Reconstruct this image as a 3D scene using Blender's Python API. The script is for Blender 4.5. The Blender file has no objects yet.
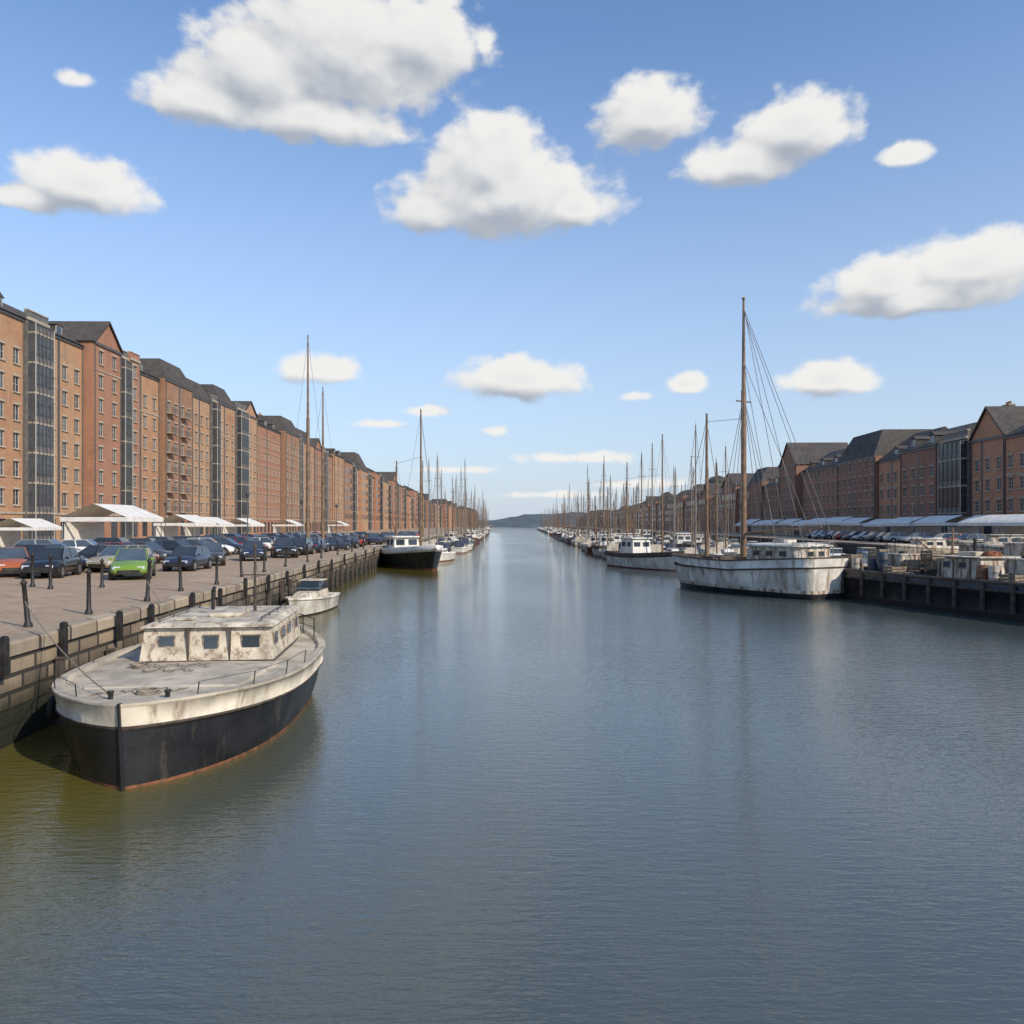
import bpy, math, random
from mathutils import Vector, Matrix
R = random.Random(7)
scene = bpy.context.scene
COL = scene.collection
CAMH = 4.6; F = 800.0; HZ = 525.0; GZ = 2.1

# ------------------------------------------------------------------ camera
cam = bpy.data.cameras.new("camera"); camo = bpy.data.objects.new("camera", cam); COL.objects.link(camo)
camo.location = (0, 0, CAMH); camo.rotation_euler = (math.radians(90), 0, 0)
cam.sensor_width = 36; cam.lens = 36 * F / 1024; cam.shift_y = (HZ - 512) / 1024
cam.clip_start = 0.1; cam.clip_end = 20000
scene.camera = camo
scene.view_settings.view_transform = 'Standard'; scene.view_settings.look = 'None'; scene.view_settings.exposure = 0

# ------------------------------------------------------------------ node helpers
def N(nt, t, **kw):
    n = nt.nodes.new(t)
    for k, v in kw.items(): setattr(n, k, v)
    return n
def mth(nt, op, a, b=None, c=None, clamp=False):
    n = nt.nodes.new('ShaderNodeMath'); n.operation = op; n.use_clamp = clamp
    for i, x in enumerate((a, b, c)):
        if x is None: continue
        if isinstance(x, (int, float)): n.inputs[i].default_value = x
        else: nt.links.new(x, n.inputs[i])
    return n.outputs[0]
def mixc(nt, f, a, b, blend='MIX'):
    n = nt.nodes.new('ShaderNodeMix'); n.data_type = 'RGBA'; n.blend_type = blend
    for s, x in ((0, f), (6, a), (7, b)):
        if isinstance(x, (int, float)): n.inputs[s].default_value = x
        elif isinstance(x, tuple): n.inputs[s].default_value = (x[0], x[1], x[2], 1)
        else: nt.links.new(x, n.inputs[s])
    return n.outputs[2]
def ramp(nt, x, a, b, smooth=True):
    n = nt.nodes.new('ShaderNodeMapRange'); n.interpolation_type = 'SMOOTHSTEP' if smooth else 'LINEAR'
    nt.links.new(x, n.inputs[0]); n.inputs[1].default_value = a; n.inputs[2].default_value = b
    return n.outputs[0]
def coord(nt, kind='Object', scale=(1, 1, 1)):
    tc = nt.nodes.new('ShaderNodeTexCoord'); mp = nt.nodes.new('ShaderNodeMapping')
    nt.links.new(tc.outputs[kind], mp.inputs[0]); mp.inputs['Scale'].default_value = scale
    return mp.outputs[0]
def noise(nt, vec, scale, detail=4, rough=0.55):
    n = nt.nodes.new('ShaderNodeTexNoise'); nt.links.new(vec, n.inputs['Vector'])
    n.inputs['Scale'].default_value = scale; n.inputs['Detail'].default_value = detail
    n.inputs['Roughness'].default_value = rough
    return n.outputs[0]
def base_mat(name):
    m = bpy.data.materials.new(name); m.use_nodes = True; nt = m.node_tree
    return m, nt, nt.nodes['Principled BSDF']
def bump(nt, p, h, strength=0.3, dist=0.02):
    b = nt.nodes.new('ShaderNodeBump'); b.inputs['Strength'].default_value = strength
    b.inputs['Distance'].default_value = dist
    nt.links.new(h, b.inputs['Height']); nt.links.new(b.outputs[0], p.inputs['Normal'])

MC = {}
def M(name, c, rough=0.6, metal=0.0, var=0.25, scale=1.5, dirt=None, dirt_lo=0.55, dirt_hi=0.7, streak=False, bmp=0.15, coat=0.0, amt=0.85):
    """painted / solid surface with mottling and optional dirt, rust or streaks"""
    if name in MC: return MC[name]
    m, nt, p = base_mat(name)
    v = coord(nt)
    n1 = noise(nt, v, scale, 4)
    dark = tuple(x * (1 - var) for x in c); lite = tuple(min(1, x * (1 + var * 0.6)) for x in c)
    col = mixc(nt, ramp(nt, n1, 0.3, 0.7), dark, lite)
    if dirt:
        v2 = coord(nt, scale=(1, 1, 0.18) if streak else (1, 1, 1))
        n2 = noise(nt, v2, scale * 2.3, 7, 0.7)
        col = mixc(nt, mth(nt, 'MULTIPLY', ramp(nt, n2, dirt_lo, dirt_hi), amt), col, dirt)
    nt.links.new(col, p.inputs['Base Color'])
    p.inputs['Roughness'].default_value = rough; p.inputs['Metallic'].default_value = metal
    p.inputs['Coat Weight'].default_value = coat
    if bmp: bump(nt, p, noise(nt, v, scale * 8, 3), bmp, 0.02)
    MC[name] = m; return m
def brick_mat(name, c1, c2, mortar, bw, bh, mortar_size=0.01, stain=(0.1, 0.08, 0.07), stain_amt=0.5, algae=None, bmp=0.3, flat=False, rough=0.85, patch=None):
    if name in MC: return MC[name]
    m, nt, p = base_mat(name)
    tc = nt.nodes.new('ShaderNodeTexCoord'); sp = nt.nodes.new('ShaderNodeSeparateXYZ')
    nt.links.new(tc.outputs['Object'], sp.inputs[0])
    cb = nt.nodes.new('ShaderNodeCombineXYZ')
    if flat:
        nt.links.new(sp.outputs[0], cb.inputs[0]); nt.links.new(sp.outputs[1], cb.inputs[1])
    else:
        nt.links.new(mth(nt, 'ADD', sp.outputs[0], sp.outputs[1]), cb.inputs[0]); nt.links.new(sp.outputs[2], cb.inputs[1])
    b = nt.nodes.new('ShaderNodeTexBrick'); nt.links.new(cb.outputs[0], b.inputs['Vector'])
    b.inputs['Scale'].default_value = 1; b.inputs['Brick Width'].default_value = bw; b.inputs['Row Height'].default_value = bh
    b.inputs['Mortar Size'].default_value = mortar_size; b.inputs['Mortar Smooth'].default_value = 0.3
    b.inputs['Color1'].default_value = (*c1, 1); b.inputs['Color2'].default_value = (*c2, 1); b.inputs['Mortar'].default_value = (*mortar, 1)
    n1 = noise(nt, tc.outputs['Object'], 0.35, 7, 0.65)
    v2 = coord(nt, scale=(1, 1, 1) if flat else (1, 1, 0.15)); n2 = noise(nt, v2, 1.1, 5, 0.6)
    col = mixc(nt, mth(nt, 'MULTIPLY', ramp(nt, n1, 0.42, 0.75), stain_amt), b.outputs['Color'], stain)
    if patch:
        n3 = noise(nt, tc.outputs['Object'], 0.12, 3, 0.5); col = mixc(nt, mth(nt, 'MULTIPLY', ramp(nt, n3, 0.45, 0.6), 0.6), col, patch)
    col = mixc(nt, mth(nt, 'MULTIPLY', ramp(nt, n2, 0.5, 0.8), stain_amt), col, stain)
    if algae:
        f = mth(nt, 'ADD', sp.outputs[2], mth(nt, 'MULTIPLY', n2, -0.9))
        col = mixc(nt, ramp(nt, f, 1.25, 0.1), col, algae)
    nt.links.new(col, p.inputs['Base Color']); p.inputs['Roughness'].default_value = rough
    h = mth(nt, 'ADD', mth(nt, 'MULTIPLY', b.outputs['Fac'], -1.0), mth(nt, 'MULTIPLY', noise(nt, tc.outputs['Object'], 6, 4), 0.6))
    bump(nt, p, h, bmp, 0.03)
    MC[name] = m; return m
def glass_mat(name, c=(0.02, 0.027, 0.035), rough=0.06, ior=1.5):
    if name in MC: return MC[name]
    m, nt, p = base_mat(name)
    oi = nt.nodes.new('ShaderNodeObjectInfo')
    n = noise(nt, coord(nt), 0.8, 2)
    f = mth(nt, 'MULTIPLY', oi.outputs['Random'], n)
    nt.links.new(mixc(nt, f, c, tuple(x * 6 for x in c)), p.inputs['Base Color'])
    p.inputs['Roughness'].default_value = rough; p.inputs['IOR'].default_value = ior
    bump(nt, p, noise(nt, coord(nt), 0.7, 2), 0.05, 0.05)
    MC[name] = m; return m

# ------------------------------------------------------------------ mesh builder
class MB:
    def __init__(s): s.v = []; s.f = []; s.m = []; s.s = []
    def add(s, vs, fs, mi=0, sm=False):
        o = len(s.v); s.v += [tuple(v) for v in vs]
        for f in fs: s.f.append([i + o for i in f]); s.m.append(mi); s.s.append(sm)
    def box(s, x0, x1, y0, y1, z0, z1, mi=0):
        s.add([(x0,y0,z0),(x1,y0,z0),(x1,y1,z0),(x0,y1,z0),(x0,y0,z1),(x1,y0,z1),(x1,y1,z1),(x0,y1,z1)],
              [(0,3,2,1),(4,5,6,7),(0,1,5,4),(1,2,6,5),(2,3,7,6),(3,0,4,7)], mi)
    def frus(s, b, t, mi=0):
        s.add(list(b) + list(t), [(0,3,2,1),(4,5,6,7),(0,1,5,4),(1,2,6,5),(2,3,7,6),(3,0,4,7)], mi)
    def tube(s, p0, p1, r0, r1=None, n=8, mi=0, sm=True):
        if r1 is None: r1 = r0
        p0 = Vector(p0); p1 = Vector(p1); d = (p1 - p0).normalized()
        a = d.orthogonal().normalized(); b = d.cross(a)
        vs = []
        for p, r in ((p0, r0), (p1, r1)):
            for i in range(n):
                t = 2 * math.pi * i / n; vs.append(p + a * (math.cos(t) * r) + b * (math.sin(t) * r))
        s.add(vs, [(i, (i + 1) % n, n + (i + 1) % n, n + i) for i in range(n)], mi, sm)
        s.add(vs[:n], [tuple(reversed(range(n)))], mi); s.add(vs[n:], [tuple(range(n))], mi)
    def path(s, pts, r, n=5, mi=0):
        for a, b in zip(pts[:-1], pts[1:]): s.tube(a, b, r, r, n, mi)
    def lathe(s, c, prof, n=16, mi=0, sm=True):
        vs = []
        for (r, z) in prof:
            for i in range(n):
                t = 2 * math.pi * i / n; vs.append((c[0] + r * math.cos(t), c[1] + r * math.sin(t), c[2] + z))
        fs = []
        for k in range(len(prof) - 1):
            for i in range(n):
                j = (i + 1) % n; fs.append((k * n + i, k * n + j, (k + 1) * n + j, (k + 1) * n + i))
        s.add(vs, fs, mi, sm)
        s.add(vs[:n], [tuple(reversed(range(n)))], mi); s.add(vs[-n:], [tuple(range(n))], mi)
    def quad(s, a, b, c, d, mi=0): s.add([a, b, c, d], [(0, 1, 2, 3)], mi)
    def torus(s, c, R0, r, n=18, k=8, mi=0, axis='z'):
        vs = []
        for i in range(n):
            a = 2 * math.pi * i / n
            for j in range(k):
                b = 2 * math.pi * j / k
                x = (R0 + r * math.cos(b)) * math.cos(a); y = (R0 + r * math.cos(b)) * math.sin(a); z = r * math.sin(b)
                if axis == 'x': x, y, z = z, x, y
                if axis == 'y': x, y, z = x, z, y
                vs.append((c[0] + x, c[1] + y, c[2] + z))
        s.add(vs, [(i * k + j, ((i + 1) % n) * k + j, ((i + 1) % n) * k + (j + 1) % k, i * k + (j + 1) % k) for i in range(n) for j in range(k)], mi, True)
    def obj(s, name, mats, parent=None, loc=None, bevel=0, label=None):
        me = bpy.data.meshes.new(name); me.from_pydata(s.v, [], s.f)
        for m in mats: me.materials.append(m)
        me.polygons.foreach_set('material_index', s.m); me.polygons.foreach_set('use_smooth', s.s); me.update()
        o = bpy.data.objects.new(name, me); COL.objects.link(o)
        if parent: o.parent = parent
        if loc: o.location = loc
        if bevel:
            b = o.modifiers.new('bevel', 'BEVEL'); b.width = bevel; b.segments = 2; b.limit_method = 'ANGLE'
        if label: o['label'] = label
        return o
def empty(name, loc=(0, 0, 0), rz=0.0, label=None, cat=None, group=None):
    o = bpy.data.objects.new(name, None); o.empty_display_size = 0.3; COL.objects.link(o)
    o.location = loc; o.rotation_euler = (0, 0, rz); tag(o, label, cat, group); return o
def tag(o, label=None, cat=None, group=None, kind=None):
    if label: o['label'] = label
    if cat: o['category'] = cat
    if group: o['group'] = group
    if kind: o['kind'] = kind
    return o
def copy_thing(root, loc, rz=0.0, sc=1.0, skip=(), mastz=None, label=None):
    r = root.copy(); COL.objects.link(r); r.location = loc; r.rotation_euler = (0, 0, rz); r.scale = (sc, sc, sc)
    if label: r['label'] = label
    def rec(src, dst, lvl):
        for ch in src.children:
            nm = ch.name.split('.')[0]
            if nm in skip: continue
            c = ch.copy(); COL.objects.link(c); c.parent = dst
            if mastz and nm in ('mast', 'rigging'): c.scale = (1, 1, mastz)
            rec(ch, c, lvl + 1)
    rec(root, r, 0)
    return r

# ------------------------------------------------------------------ shared materials
m_glass = glass_mat("window_glass")
m_bglass = glass_mat("bay_glass", (0.022, 0.024, 0.027), 0.18, 1.36)
m_frame = M("window_frame_paint", (0.48, 0.44, 0.37), 0.5, var=0.1, bmp=0)
m_dframe = M("dark_frame_metal", (0.09, 0.088, 0.085), 0.5, 0.1, var=0.2, bmp=0)
m_stone = M("pale_stone_trim", (0.40, 0.34, 0.26), 0.85, var=0.3, dirt=(0.15, 0.13, 0.11))
m_slate = brick_mat("roof_slate", (0.048, 0.043, 0.04), (0.08, 0.07, 0.062), (0.02, 0.02, 0.02), 0.5, 0.35, 0.015, (0.13, 0.10, 0.075), 0.45)
MOR = (0.36, 0.28, 0.19)
BR = [brick_mat("brick_orange", (0.47, 0.24, 0.125), (0.37, 0.18, 0.095), MOR, 0.45, 0.15, 0.012, (0.18, 0.10, 0.065), 0.55, patch=(0.43, 0.27, 0.155)),
      brick_mat("brick_red", (0.39, 0.17, 0.10), (0.31, 0.13, 0.078), MOR, 0.45, 0.15, 0.012, (0.15, 0.085, 0.06), 0.55, patch=(0.34, 0.18, 0.105)),
      brick_mat("brick_brown", (0.34, 0.185, 0.105), (0.26, 0.135, 0.08), MOR, 0.45, 0.15, 0.012, (0.12, 0.075, 0.055), 0.55, patch=(0.30, 0.145, 0.085)),
      brick_mat("brick_buff", (0.49, 0.30, 0.17), (0.40, 0.23, 0.13), MOR, 0.45, 0.15, 0.012, (0.19, 0.12, 0.08), 0.55, patch=(0.41, 0.22, 0.12))]
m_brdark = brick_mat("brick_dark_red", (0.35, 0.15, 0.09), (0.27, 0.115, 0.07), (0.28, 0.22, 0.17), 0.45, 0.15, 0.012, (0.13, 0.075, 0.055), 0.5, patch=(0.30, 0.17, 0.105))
m_brlit = brick_mat("brick_sunlit_orange", (0.52, 0.23, 0.12), (0.43, 0.18, 0.095), (0.4, 0.32, 0.24), 0.45, 0.15, 0.012, (0.2, 0.11, 0.07), 0.4, patch=(0.45, 0.24, 0.13))  # orange brick, albedo raised to stand in for sunlight on right-bank facades
m_grey = M("grey_cladding", (0.15, 0.14, 0.13), 0.6, var=0.3)
m_canvas = M("white_canvas", (0.72, 0.69, 0.63), 0.75, var=0.15, dirt=(0.42, 0.38, 0.33), dirt_lo=0.55, dirt_hi=0.8)
m_steel = M("galvanised_steel", (0.32, 0.32, 0.31), 0.4, 0.6, var=0.2)
m_dark = M("black_iron", (0.025, 0.023, 0.022), 0.55, 0.2, var=0.5, scale=4, dirt=(0.09, 0.05, 0.03), dirt_lo=0.6, dirt_hi=0.75)
m_timber = M("weathered_timber", (0.075, 0.055, 0.042), 0.85, var=0.5, scale=3, dirt=(0.16, 0.13, 0.10), streak=True, bmp=0.5)
m_spar = M("varnished_spar_wood", (0.19, 0.115, 0.065), 0.45, var=0.4, scale=2, dirt=(0.08, 0.05, 0.03), streak=True)
m_alu = M("mast_metal", (0.24, 0.21, 0.18), 0.4, 0.3, var=0.2, bmp=0)
m_rope = M("rope", (0.24, 0.20, 0.15), 0.9, var=0.4, scale=10)
m_wire = M("rigging_wire", (0.14, 0.13, 0.12), 0.5, 0.3, var=0.1, bmp=0)
m_rubber = M("tyre_rubber", (0.02, 0.02, 0.02), 0.85, var=0.3, scale=5)
m_rim = M("wheel_rim_metal", (0.45, 0.45, 0.46), 0.3, 0.8, var=0.1, bmp=0)
m_deck = M("worn_deck_paint", (0.47, 0.405, 0.31), 0.85, var=0.3, scale=1.1, dirt=(0.18, 0.13, 0.09), dirt_lo=0.51, dirt_hi=0.68, bmp=0.5, amt=.75)
m_peel = M("peeling_cream_paint", (0.55, 0.48, 0.37), 0.75, var=0.35, scale=1.9, dirt=(0.22, 0.155, 0.11), dirt_lo=0.50, dirt_hi=0.62, bmp=0.7)
m_cream = M("cream_boat_paint", (0.60, 0.53, 0.41), 0.6, var=0.3, scale=1.3, dirt=(0.19, 0.12, 0.07), dirt_lo=0.52, dirt_hi=0.70, streak=True, bmp=0.35)
m_black = M("black_hull_paint", (0.018, 0.018, 0.021), 0.42, var=0.5, scale=1.2, dirt=(0.10, 0.08, 0.06), dirt_lo=0.52, dirt_hi=0.76, streak=True, bmp=0.4)
m_red = M("red_oxide_antifouling", (0.24, 0.06, 0.03), 0.7, var=0.4, scale=2.2, dirt=(0.06, 0.05, 0.03), dirt_lo=0.48, dirt_hi=0.62)
m_rustline = M("rusty_waterline_stain", (0.26, 0.10, 0.045), 0.8, var=0.5, scale=2.2, dirt=(0.06, 0.05, 0.03), dirt_lo=0.47, dirt_hi=0.62)
m_white = M("white_boat_paint", (0.72, 0.69, 0.62), 0.45, var=0.15, scale=1.0, dirt=(0.28, 0.20, 0.13), dirt_lo=0.57, dirt_hi=0.76, streak=True, bmp=0.2)
m_gwhite = M("grimy_white_hull_paint", (0.64, 0.60, 0.52), 0.6, var=0.3, scale=0.7, dirt=(0.17, 0.11, 0.07), dirt_lo=0.47, dirt_hi=0.68, streak=True, bmp=0.3)
m_navy = M("navy_boat_paint", (0.025, 0.035, 0.065), 0.35, var=0.3, dirt=(0.12, 0.11, 0.1), dirt_lo=0.58, dirt_hi=0.8, streak=True)
m_green = M("green_boat_paint", (0.04, 0.09, 0.06), 0.4, var=0.3, dirt=(0.12, 0.11, 0.1), dirt_lo=0.62, dirt_hi=0.8, streak=True)
m_maroon = M("maroon_boat_paint", (0.16, 0.04, 0.03), 0.4, var=0.3, dirt=(0.12, 0.11, 0.1), dirt_lo=0.62, dirt_hi=0.8, streak=True)
m_bluecov = M("blue_canvas_cover", (0.04, 0.055, 0.09), 0.8, var=0.3)
m_sail = M("furled_sail_cloth", (0.45, 0.40, 0.32), 0.8, var=0.25, scale=3)
m_brown = M("brown_window_trim", (0.20, 0.14, 0.09), 0.7, var=0.5, scale=5, dirt=(.4, .34, .26), dirt_lo=.50, dirt_hi=.6)
m_rusty = M("rust_streaked_white_paint", (.56, .50, .40), .7, var=.3, scale=1.6, dirt=(.17, .085, .045), dirt_lo=.48, dirt_hi=.60, streak=True, bmp=.5)

# ------------------------------------------------------------------ world: Nishita sky + cumulus clouds by direction
sun_dir = Vector((0.70, -0.62, 0.62)).normalized()
elev = math.asin(sun_dir.z); az = math.atan2(sun_dir.x, sun_dir.y)
w = bpy.data.worlds.new("World"); scene.world = w; w.use_nodes = True
nt = w.node_tree; nt.nodes.clear()
STR = 0.14
out = N(nt, 'ShaderNodeOutputWorld')
def BG(c):
    b = N(nt, 'ShaderNodeBackground'); b.inputs[1].default_value = STR
    if isinstance(c, tuple): b.inputs[0].default_value = (*c, 1)
    else: nt.links.new(c, b.inputs[0])
    return b.outputs[0]
sky = N(nt, 'ShaderNodeTexSky'); sky.sky_type = 'NISHITA'; sky.sun_disc = False
sky.sun_elevation = elev; sky.sun_rotation = az; sky.air_density = 1.0; sky.dust_density = 0.5; sky.ozone_density = 1.5
tc = N(nt, 'ShaderNodeTexCoord'); sp = N(nt, 'ShaderNodeSeparateXYZ'); nt.links.new(tc.outputs['Generated'], sp.inputs[0])
u = mth(nt, 'ARCTAN2', sp.outputs[0], sp.outputs[1])
hl = mth(nt, 'SQRT', mth(nt, 'ADD', mth(nt, 'ADD', mth(nt, 'MULTIPLY', sp.outputs[0], sp.outputs[0]), mth(nt, 'MULTIPLY', sp.outputs[1], sp.outputs[1])), 1e-5))
v = mth(nt, 'DIVIDE', sp.outputs[2], hl)
uv = N(nt, 'ShaderNodeCombineXYZ'); nt.links.new(u, uv.inputs[0]); nt.links.new(v, uv.inputs[1])
LOBES = [(205,103,62,30,1),(262,74,72,56,1.05),(345,52,98,72,1.1),(420,44,68,54,1),(310,118,96,30,1),(484,46,18,40,.55),
 (492,168,60,54,1.1),(505,198,98,44,1.1),(436,212,54,26,.95),(574,208,50,27,.95),
 (650,117,52,41,1.05),(797,130,54,36,1.05),(746,162,58,27,1.05),(905,156,25,17,.8),
 (84,186,50,29,1.05),(28,198,32,16,.8),(78,80,26,17,.5),
 (888,284,48,32,1.05),(970,268,54,32,1.05),(930,296,90,20,1.05),
 (322,370,54,22,.72),(518,380,64,25,1.0),(686,384,24,16,.8),(636,396,28,10,.5),(828,380,45,21,1.0),
 (425,411,34,11,.6),(495,431,28,11,.55),(575,458,110,13,.5),(380,424,60,10,.42),(640,484,130,12,.42),(455,470,90,10,.42),(560,495,150,9,.4)]
g = bpy.data.node_groups.new("cloud_field", 'ShaderNodeTree')
g.interface.new_socket("P", in_out='INPUT', socket_type='NodeSocketVector')
g.interface.new_socket("D", in_out='OUTPUT', socket_type='NodeSocketFloat')
g.interface.new_socket("S", in_out='OUTPUT', socket_type='NodeSocketFloat')
gi = g.nodes.new('NodeGroupInput'); go = g.nodes.new('NodeGroupOutput')
acc = None
for (px, py, hw, hh, pk) in LOBES:
    uc = math.atan((px - 512) / F); vc = (HZ - py) / F * math.cos(uc); sx, sy = F / hw, F / hh
    b = g.nodes.new('ShaderNodeVectorMath'); b.operation = 'MULTIPLY_ADD'; g.links.new(gi.outputs[0], b.inputs[0]); b.inputs[1].default_value = (sx, sy, 0); b.inputs[2].default_value = (-uc * sx, -vc * sy, 0)
    c2 = g.nodes.new('ShaderNodeVectorMath'); c2.operation = 'MULTIPLY'; g.links.new(b.outputs[0], c2.inputs[0]); c2.inputs[1].default_value = (1, -1.25, 0)
    c3 = g.nodes.new('ShaderNodeVectorMath'); c3.operation = 'MAXIMUM'; g.links.new(b.outputs[0], c3.inputs[0]); g.links.new(c2.outputs[0], c3.inputs[1])
    l = g.nodes.new('ShaderNodeVectorMath'); l.operation = 'LENGTH'; g.links.new(c3.outputs[0], l.inputs[0])
    val = mth(g, 'SUBTRACT', pk + 0.14, l.outputs['Value'])
    acc = val if acc is None else mth(g, 'SMOOTH_MAX', acc, val, 0.24)
vs = g.nodes.new('ShaderNodeVectorMath'); vs.operation = 'MULTIPLY'; g.links.new(gi.outputs[0], vs.inputs[0]); vs.inputs[1].default_value = (1, 1.15, 1)
n0 = noise(g, vs.outputs[0], 16, 2, 0.5)
n1 = noise(g, vs.outputs[0], 32, 7, 0.60)
d0 = mth(g, 'MULTIPLY_ADD', mth(g, 'SUBTRACT', n0, 0.5), 0.62, acc)
d = mth(g, 'MULTIPLY_ADD', mth(g, 'SUBTRACT', n1, 0.5), 0.85, d0)
g.links.new(d, go.inputs[0])
g.links.new(mth(g, 'MULTIPLY_ADD', mth(g, 'SUBTRACT', n1, 0.5), 0.30, mth(g, 'MULTIPLY_ADD', mth(g, 'SUBTRACT', n0, 0.5), 0.55, acc)), go.inputs[1])
def field(off):
    gn = nt.nodes.new('ShaderNodeGroup'); gn.node_tree = g
    if off:
        a = nt.nodes.new('ShaderNodeVectorMath'); a.operation = 'ADD'; nt.links.new(uv.outputs[0], a.inputs[0]); a.inputs[1].default_value = off
        nt.links.new(a.outputs[0], gn.inputs[0])
    else: nt.links.new(uv.outputs[0], gn.inputs[0])
    return gn.outputs
F0 = field(None); F1 = field((0.010, 0.026, 0))
alpha = mth(nt, 'MULTIPLY', ramp(nt, F0[0], -0.04, 0.42), 0.97)
lit = ramp(nt, mth(nt, 'SUBTRACT', F0[1], F1[1]), -0.62, 0.42)
lit = mth(nt, 'MULTIPLY', lit, mth(nt, 'MULTIPLY_ADD', ramp(nt, F0[1], 0.55, 1.25), -0.16, 1.0))
ccol = mixc(nt, lit, (2.9, 3.2, 3.7), (6.4, 6.3, 6.1))
hz = ramp(nt, v, 0.62, 0.0, False)
hz2 = mth(nt, 'MULTIPLY', hz, hz)
skyc = mixc(nt, 1.0, sky.outputs[0], (1.12, 1.29, 1.46), 'MULTIPLY')
skyc = mixc(nt, mth(nt, 'MULTIPLY', mth(nt, 'MULTIPLY_ADD', hz2, 0.6, mth(nt, 'MULTIPLY', hz, 0.30)), 1.0, clamp=True), skyc, (3.85, 4.35, 5.25))
mx = N(nt, 'ShaderNodeMixShader'); nt.links.new(alpha, mx.inputs[0]); nt.links.new(BG(skyc), mx.inputs[1]); nt.links.new(BG(ccol), mx.inputs[2])
front = mth(nt, 'MULTIPLY', mth(nt, 'LESS_THAN', mth(nt, 'ABSOLUTE', u), 0.8), mth(nt, 'LESS_THAN', mth(nt, 'ABSOLUTE', mth(nt, 'SUBTRACT', v, 0.4)), 0.42))
mo = N(nt, 'ShaderNodeMixShader'); nt.links.new(front, mo.inputs[0]); nt.links.new(BG(skyc), mo.inputs[1]); nt.links.new(mx.outputs[0], mo.inputs[2])
nt.links.new(mo.outputs[0], out.inputs[0])

sl = bpy.data.lights.new("sun", 'SUN'); sl.energy = 4.2; sl.angle = math.radians(0.5); sl.color = (1.0, 0.89, 0.74)
so = bpy.data.objects.new("sun", sl); COL.objects.link(so); so.rotation_euler = (-sun_dir).to_track_quat('-Z', 'Y').to_euler()

# ------------------------------------------------------------------ water
def make_water():
    m, nt, p = base_mat("harbour_water")
    v = coord(nt)
    big = noise(nt, coord(nt, scale=(1, 0.35, 1)), 0.06, 2)
    w1 = noise(nt, coord(nt, scale=(0.45, 1.7, 1)), 4.0, 2, 0.5)
    w2 = noise(nt, coord(nt, scale=(0.5, 1.6, 1)), 12.0, 2, 0.6)
    w3 = noise(nt, coord(nt, scale=(0.7, 1.2, 1)), 0.6, 1)
    h = mth(nt, 'ADD', mth(nt, 'MULTIPLY', w1, 0.66), mth(nt, 'MULTIPLY', w2, 0.38))
    h = mth(nt, 'ADD', h, mth(nt, 'MULTIPLY', w3, 0.4))
    h = mth(nt, 'MULTIPLY', h, mth(nt, 'MULTIPLY_ADD', ramp(nt, big, 0.35, 0.65), 0.6, 0.5))
    sp = nt.nodes.new('ShaderNodeSeparateXYZ'); nt.links.new(v, sp.inputs[0])
    f = ramp(nt, mth(nt, 'ADD', sp.outputs[0], mth(nt, 'MULTIPLY', noise(nt, v, 0.3, 3), 2.5)), -1.8, -6.5)
    col = mixc(nt, f, (0.066, 0.084, 0.080), (0.105, 0.090, 0.020))  # left side olive: murky shallows plus quay and boat reflection painted into colour
    nt.links.new(col, p.inputs['Base Color'])
    p.inputs['Roughness'].default_value = 0.02; p.inputs['IOR'].default_value = 1.52
    bump(nt, p, h, 0.36, 0.08)
    b = MB(); b.quad((-3000, -200, 0), (3000, -200, 0), (3000, 6000, 0), (-3000, 6000, 0))
    tag(b.obj("water", [m]), kind="structure")
make_water()

# ------------------------------------------------------------------ quays (ground + walls)
def qx(y):
    pts = [(-60, -5.5), (15, -10.4), (90, -14.8), (200, -17.5), (600, -25), (1600, -42), (3500, -70)]
    for (a, xa), (b, xb) in zip(pts[:-1], pts[1:]):
        if y <= b: return xa + (xb - xa) * (y - a) / (b - a)
    return pts[-1][1]
LPTS = [(qx(y), y) for y in (-60, 15, 90, 200, 600, 1600, 3500)]
RPTS = [(68, -60), (41, 13), (30.6, 36), (25.6, 53.2), (27.5, 57), (44, 60), (50, 200), (60, 600), (95, 1600), (170, 3500)]
m_pave = brick_mat("quay_paving", (0.48, 0.345, 0.225), (0.38, 0.27, 0.175), (0.18, 0.13, 0.085), 0.9, 0.45, 0.03, (0.21, 0.15, 0.095), 0.65, flat=True, bmp=0.4, patch=(0.34, 0.245, 0.165))
m_qwall = brick_mat("quay_stone", (0.38, 0.29, 0.19), (0.17, 0.13, 0.09), (0.045, 0.037, 0.03), 0.95, 0.36, 0.05, (0.06, 0.048, 0.036), 0.85, algae=(0.016, 0.018, 0.010), bmp=1.0)
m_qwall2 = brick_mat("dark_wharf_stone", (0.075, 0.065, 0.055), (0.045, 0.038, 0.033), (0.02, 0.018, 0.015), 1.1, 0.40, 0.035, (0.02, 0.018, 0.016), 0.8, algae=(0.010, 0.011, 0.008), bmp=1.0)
m_coping = brick_mat("coping_stone", (0.44, 0.35, 0.245), (0.30, 0.235, 0.165), (0.06, 0.05, 0.04), 1.3, 1.3, 0.05, (0.12, 0.09, 0.065), 0.85, bmp=1.0)
m_coping2 = M("dark_timber_capping", (0.085, 0.07, 0.055), 0.9, var=0.5, scale=1.5, dirt=(0.2, 0.17, 0.13), dirt_lo=.55, dirt_hi=.7, bmp=.6)
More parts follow.
